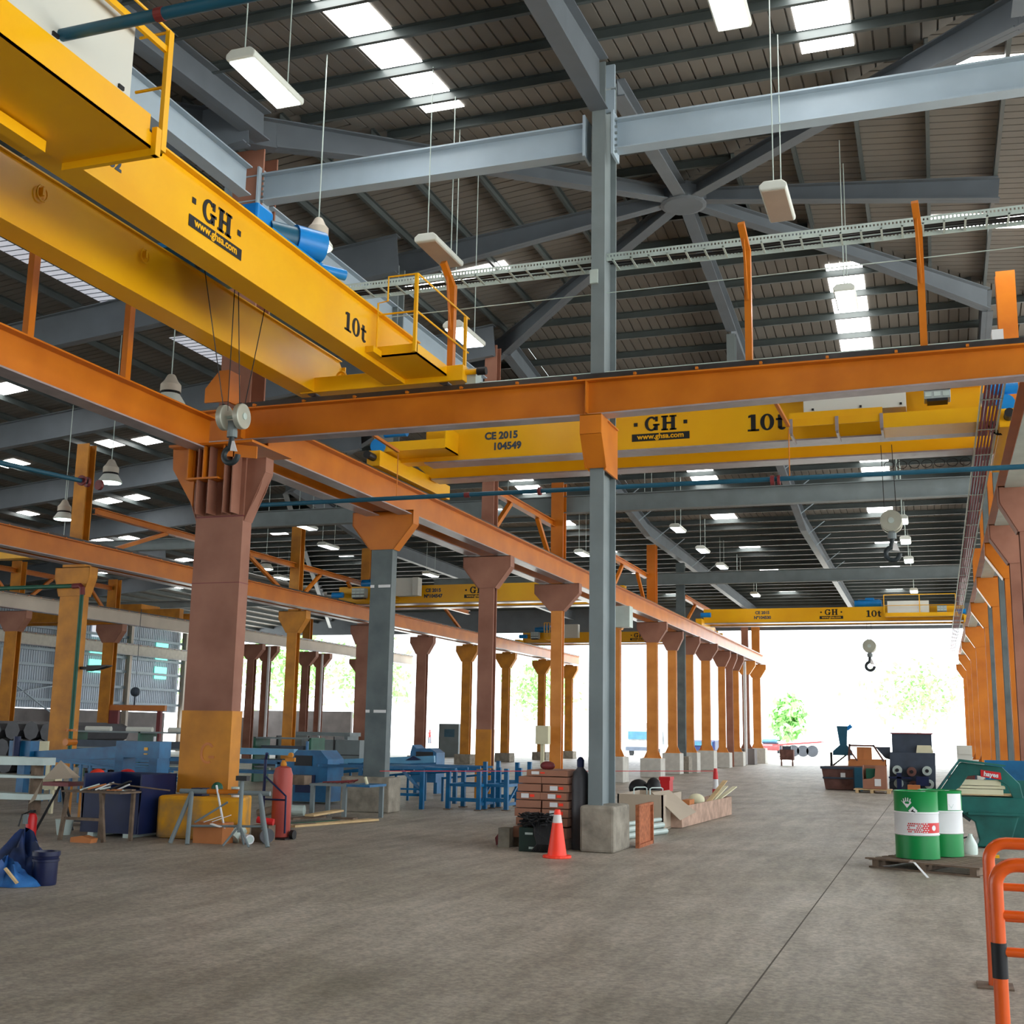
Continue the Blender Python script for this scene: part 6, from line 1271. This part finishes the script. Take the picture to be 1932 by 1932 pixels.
for i, (z0, z1) in enumerate(((0.92, 1.08), (0.68, 0.74), (0.28, 0.4))):
    b = B(); b.xz([(-19.5,z0-0.05),(-16.0,z0),(-16.0,z1-0.02),(-19.5,z1)], 18.9, 19.25); tag(b.build('steel_channel', 'galv'), 'long grey steel channel stacked at the left edge, %s of three' % ('top', 'middle', 'bottom')[i], 'channel', 'grey channels at the left edge')
for x in (-19.2,-17.6,-16.3):
    b = B(); b.box(x,18.95,0,x+0.08,19.2,0.94); tag(b.build('trestle_leg', 'woodold'), 'upright support under the grey channels', 'support', 'supports under the grey channels')
b = B(); b.box(-16.6,19.4,0.45,-16.1,19.6,0.7); b.box(-16.58,19.4,0,-16.52,19.46,0.45); b.box(-16.2,19.4,0,-16.14,19.46,0.45); tag(b.build('document_board', 'cream'), 'white sheets on a small yellow-edged board at the left', 'board')
# big dark pipes and shelves in the background
for i, (x, z) in enumerate(((-31.0,1.45),(-30.2,1.45),(-29.4,1.45),(-28.7,1.42),(-30.6,0.85),(-29.8,0.85),(-29.0,0.85),(-31.3,0.3),(-30.4,0.3),(-29.5,0.3),(-28.7,0.3))):
    b = B(); b.cyl((x,34,z),(x,38,z),0.32,n=8); tag(b.build('dark_tube_bundle', 'gascyl'), 'end of a big dark tube stacked at the far left, %s row' % ('top' if z > 1.2 else 'middle' if z > 0.6 else 'bottom'), 'tube', 'big dark tubes at the far left')
def shelf(x0, x1, y, z1, m, label):
    t = thing('storage_rack', ((x0+x1)/2, y, 0), label, 'rack')
    n = max(2, int((x1-x0)/2)+1)
    for i in range(n): x = x0+(x1-x0)*i/(n-1); part('upright', B().box(x-0.04,y,0,x+0.04,y+0.9,z1), m, t)
    for z in (0.45, z1*0.62, z1-0.05): part('shelf', B().box(x0,y,z,x1,y+0.9,z+0.05), 'steelgrey', t)
    for j, z in enumerate((0.5, z1*0.62+0.05)):
        part('stored_steel', B().box(x0+0.2,y+0.1,z,x1-0.3,y+0.7,z+0.22), 'machgrey', t)
    return t
shelf(-27.0,-21.5,33,1.5,'greendk','green storage rack of steel behind the blue press'); shelf(-20.6,-18.6,34,1.4,'greendk','green storage rack of steel right of the brown column')
for i in range(3):
    b = B(); b.cyl((-26.4+i*1.6,33.1,1.56),(-25.5+i*1.6,33.2,1.56),0.09,n=10); tag(b.build('corrugated_hose', 'offwhite'), 'short pale ribbed tube on top of the green rack, %s' % ORD[i], 'tube', 'pale tubes on the green rack')
t = thing('steel_cabinet_row', (-22.5, 42, 0), 'low pale green cabinets behind the blue machine', 'cabinets')
for x in (-24.4,-23.0,-21.9): part('cabinet', B().box(x,42,0.1,x+1.05,42.7,1.28), 'steelgrey', t); part('dark_frame', B().box(x-0.05,41.95,0,x,42.75,1.4), 'black', t); part('drawer_line', B().box(x,41.99,0.7,x+1.05,42,0.73), 'black', t)
b = B(); b.box(-25.6,45,1.4,-22.8,46,1.55); b.box(-25.5,45,0,-25.3,46,1.4); b.box(-23.1,45,0,-22.9,46,1.4); tag(b.build('long_bench', 'steelgrey'), 'long bench with a shiny edge behind the pale cabinets', 'bench')
t = thing('spreader_beam', (-40, 50, 2.3), 'orange spreader beam hanging from a hook before the bright gap', 'spreader beam')
part('beam', B().box(-36.0,46.5,2.35,-32.9,46.65,2.6), 'orange', t); part('stand', B().box(-36.5,46.5,0,-35.4,46.65,2.35).box(-33.3,46.5,0,-33.1,46.65,2.35), 'maroon', t)
b = B(); b.sph((-34.6,46.57,3.2),0.22); b.cyl((-34.6,46.57,2.6),(-34.6,46.57,3.0),0.04,n=8); b.cyl((-34.6,46.57,3.4),(-34.6,46.57,7.0),0.015,n=5); tag(b.build('ball_hook', 'machgrey'), 'round hook ball above the orange spreader beam', 'crane hook')
t = thing('wall_light', (-23.3, 28.7, 3.3), 'black floodlight arm fixed to the ochre column', 'floodlight')
part('arm', B().box(-23.3,28.6,3.25,-22.9,28.7,3.33), 'black', t); part('head', B().xz([(-22.9,3.2),(-22.5,3.26),(-22.2,3.34),(-22.2,3.37),(-22.9,3.36)], 28.5, 28.75), 'black', t)
# ---------------------------------------------------------------- outside
t = thing('lorry', (-22, 95, 0), 'grey lorry parked outside between the orange columns', 'lorry')
part('box_body', B().box(-23.4,96,0.9,-20.7,101,2.6), 'truck', t); part('cab', B().box(-23.4,94.2,0.55,-20.8,96,2.15), 'truck', t, bevel=0.1)
part('windscreen', B().box(-23.2,94.15,1.3,-21.0,94.2,1.9), 'glass_dark', t); part('bumper', B().box(-23.4,94.05,0.4,-20.8,94.2,0.7), 'machgrey', t)
for x in (-23.2,-21.1): part('wheel', B().cyl((x,94.8,0.4),(x+0.25,94.8,0.4),0.4,n=16), 'tyre', t)
t = thing('van', (-16.4, 90, 0), 'dark van parked outside beside the farthest orange columns', 'van')
part('body', B().box(-17.3,90,0.35,-15.6,94,1.35), 'bluedark', t, bevel=0.12); part('windscreen', B().box(-17.1,89.97,0.95,-15.8,90.0,1.25), 'glass_dark', t)
for x in (-17.3,-15.8): part('wheel', B().cyl((x,90.8,0.32),(x+0.2,90.8,0.32),0.32,n=16), 'tyre', t)
t = thing('flatbed_trailer', (-11, 110, 0), 'flatbed trailer outside in the bright yard, its deck edge red', 'trailer')
part('deck', B().bar((-13.8,110,0.95),(-9.6,110,1.3),2.4,0.14,up=(0,0,1)), 'maroon', t)
for x in (-12.0,-11.2,-10.4): part('wheel', B().cyl((x,108.7,0.5),(x,109.1,0.5),0.5,n=18), 'tyre', t)
part('landing_leg', B().box(-13.2,109,0,-13.05,109.2,0.95), 'machgrey', t)
t = thing('car', (-16.5, 125, 0), 'pale car front in the yard left of the trailer', 'car')
part('body', B().box(-17.4,125,0.3,-15.2,129,0.95), 'maroon', t, bevel=0.2); part('cabin', B().box(-17.1,126,0.95,-15.5,128.4,1.45), 'glass_dark', t, bevel=0.2)
for x in (-17.3,-15.5): part('wheel', B().cyl((x,126,0.32),(x+0.2,126,0.32),0.32,n=14), 'tyre', t)
t = thing('site_hut', (-30, 74, 0), 'small grey hut with a window seen left of the middle column', 'hut')
part('walls', B().box(-31.0,74,0,-29.6,75.2,2.15), 'steelgrey', t); part('window', B().box(-30.6,73.97,1.3,-29.9,74,1.8), 'glass_dark', t)
def person(x, y, label, shirt, legs):
    me = bpy.data.meshes.new('person'); J = [(0,0,0.95),(0,0,1.2),(0,0,1.42),(0,0,1.52),(0,0,1.66),(-0.1,0,0.9),(-0.13,0,0.5),(-0.14,0.02,0.06),(-0.15,-0.1,0.04),(0.1,0,0.9),(0.14,0.1,0.5),(0.16,0.18,0.06),(0.17,0.06,0.04),(-0.2,0,1.4),(-0.27,0.02,1.14),(-0.26,-0.08,0.9),(0.2,0,1.4),(0.3,0.02,1.16),(0.28,-0.1,0.95)]
    E_ = [(0,1),(1,2),(2,3),(3,4),(0,5),(5,6),(6,7),(7,8),(0,9),(9,10),(10,11),(11,12),(2,13),(13,14),(14,15),(2,16),(16,17),(17,18)]
    me.from_pydata(J, E_, []); o = bpy.data.objects.new('person', me); C.objects.link(o)
    o.modifiers.new('skin', 'SKIN'); o.modifiers.new('sub', 'SUBSURF').levels = 1
    rad = [.15,.15,.15,.06,.11,.1,.075,.05,.045,.1,.075,.05,.045,.06,.045,.035,.06,.045,.035]
    for v, r in zip(me.skin_vertices[0].data, rad): v.radius = (r, r*0.8)
    me.skin_vertices[0].data[0].use_root = True
    me.materials.append(M[shirt]); o.location = (x, y, 0); tag(o, label, 'person')
    b = B(); b.sph((x, y, 1.68), 0.13, sc=(0.85,1,1.1)); WL[o.name] = Vector((x,y,0)); b.build('safety_helmet', 'red', o)
    b = B(); b.box(x-0.17, y-0.13, 0.06, x-0.06, y+0.1, 0.9); b.box(x+0.06, y-0.1, 0.06, x+0.17, y+0.16, 0.9); b.build('trousers', legs, o)
person(-62.0, 145, 'person in red standing outside in the distance left of the middle row', 'red', 'machgrey')
def tree(x, y, h, r, label, seed):
    random.seed(seed); t = thing('tree', (x, y, 0), label, 'tree', 'pale trees behind the hall')
    part('trunk', B().cyl((x,y,0),(x+0.3,y,h*0.55),0.35,0.18,n=8), 'earth', t)
    b = B()
    for i in range(900):
        u = random.gauss(0,.42); v = random.gauss(0,.42); w_ = random.gauss(0,.36)
        c = Vector((x+u*r, y+v*r, h*0.66+w_*h*0.42)); s_ = random.uniform(.25,.6)
        n1 = Vector((random.uniform(-1,1),random.uniform(-1,1),random.uniform(-1,1))).normalized(); n2 = n1.cross(Vector((random.uniform(-1,1),random.uniform(-1,1),.3))).normalized()
        b.add([c-n1*s_, c+n2*s_*.6, c+n1*s_, c-n2*s_*.6], [(0,1,2,3)])
    part('foliage', b, 'leaf', t)
for i, (x, y, h, r, lab) in enumerate(((-83,125,16,6,'tree just right of the big brown column'), (-74,130,14,6,'tree seen between the far left column pairs'), (-67,138,13,5,'tree seen left of the dark grey column'), (-2.5,170,12,7,'faint tree in the middle of the bright opening'), (-52,160,12,5,'faint tree seen between the middle columns'), (-14.6,128,5.5,1.6,'small bush standing right of the trailer'))):
    tree(x, y, h, r, 'pale green '+lab, i+20)
added_sun = bpy.data.lights.new('added_sun', 'SUN'); added_sun.energy = 30; added_sun.angle = R(3); so = bpy.data.objects.new('added_sun', added_sun); C.objects.link(so); so.rotation_euler = (R(22), R(-6), 0)  # sun added under the overcast sky to blow out yard and trees
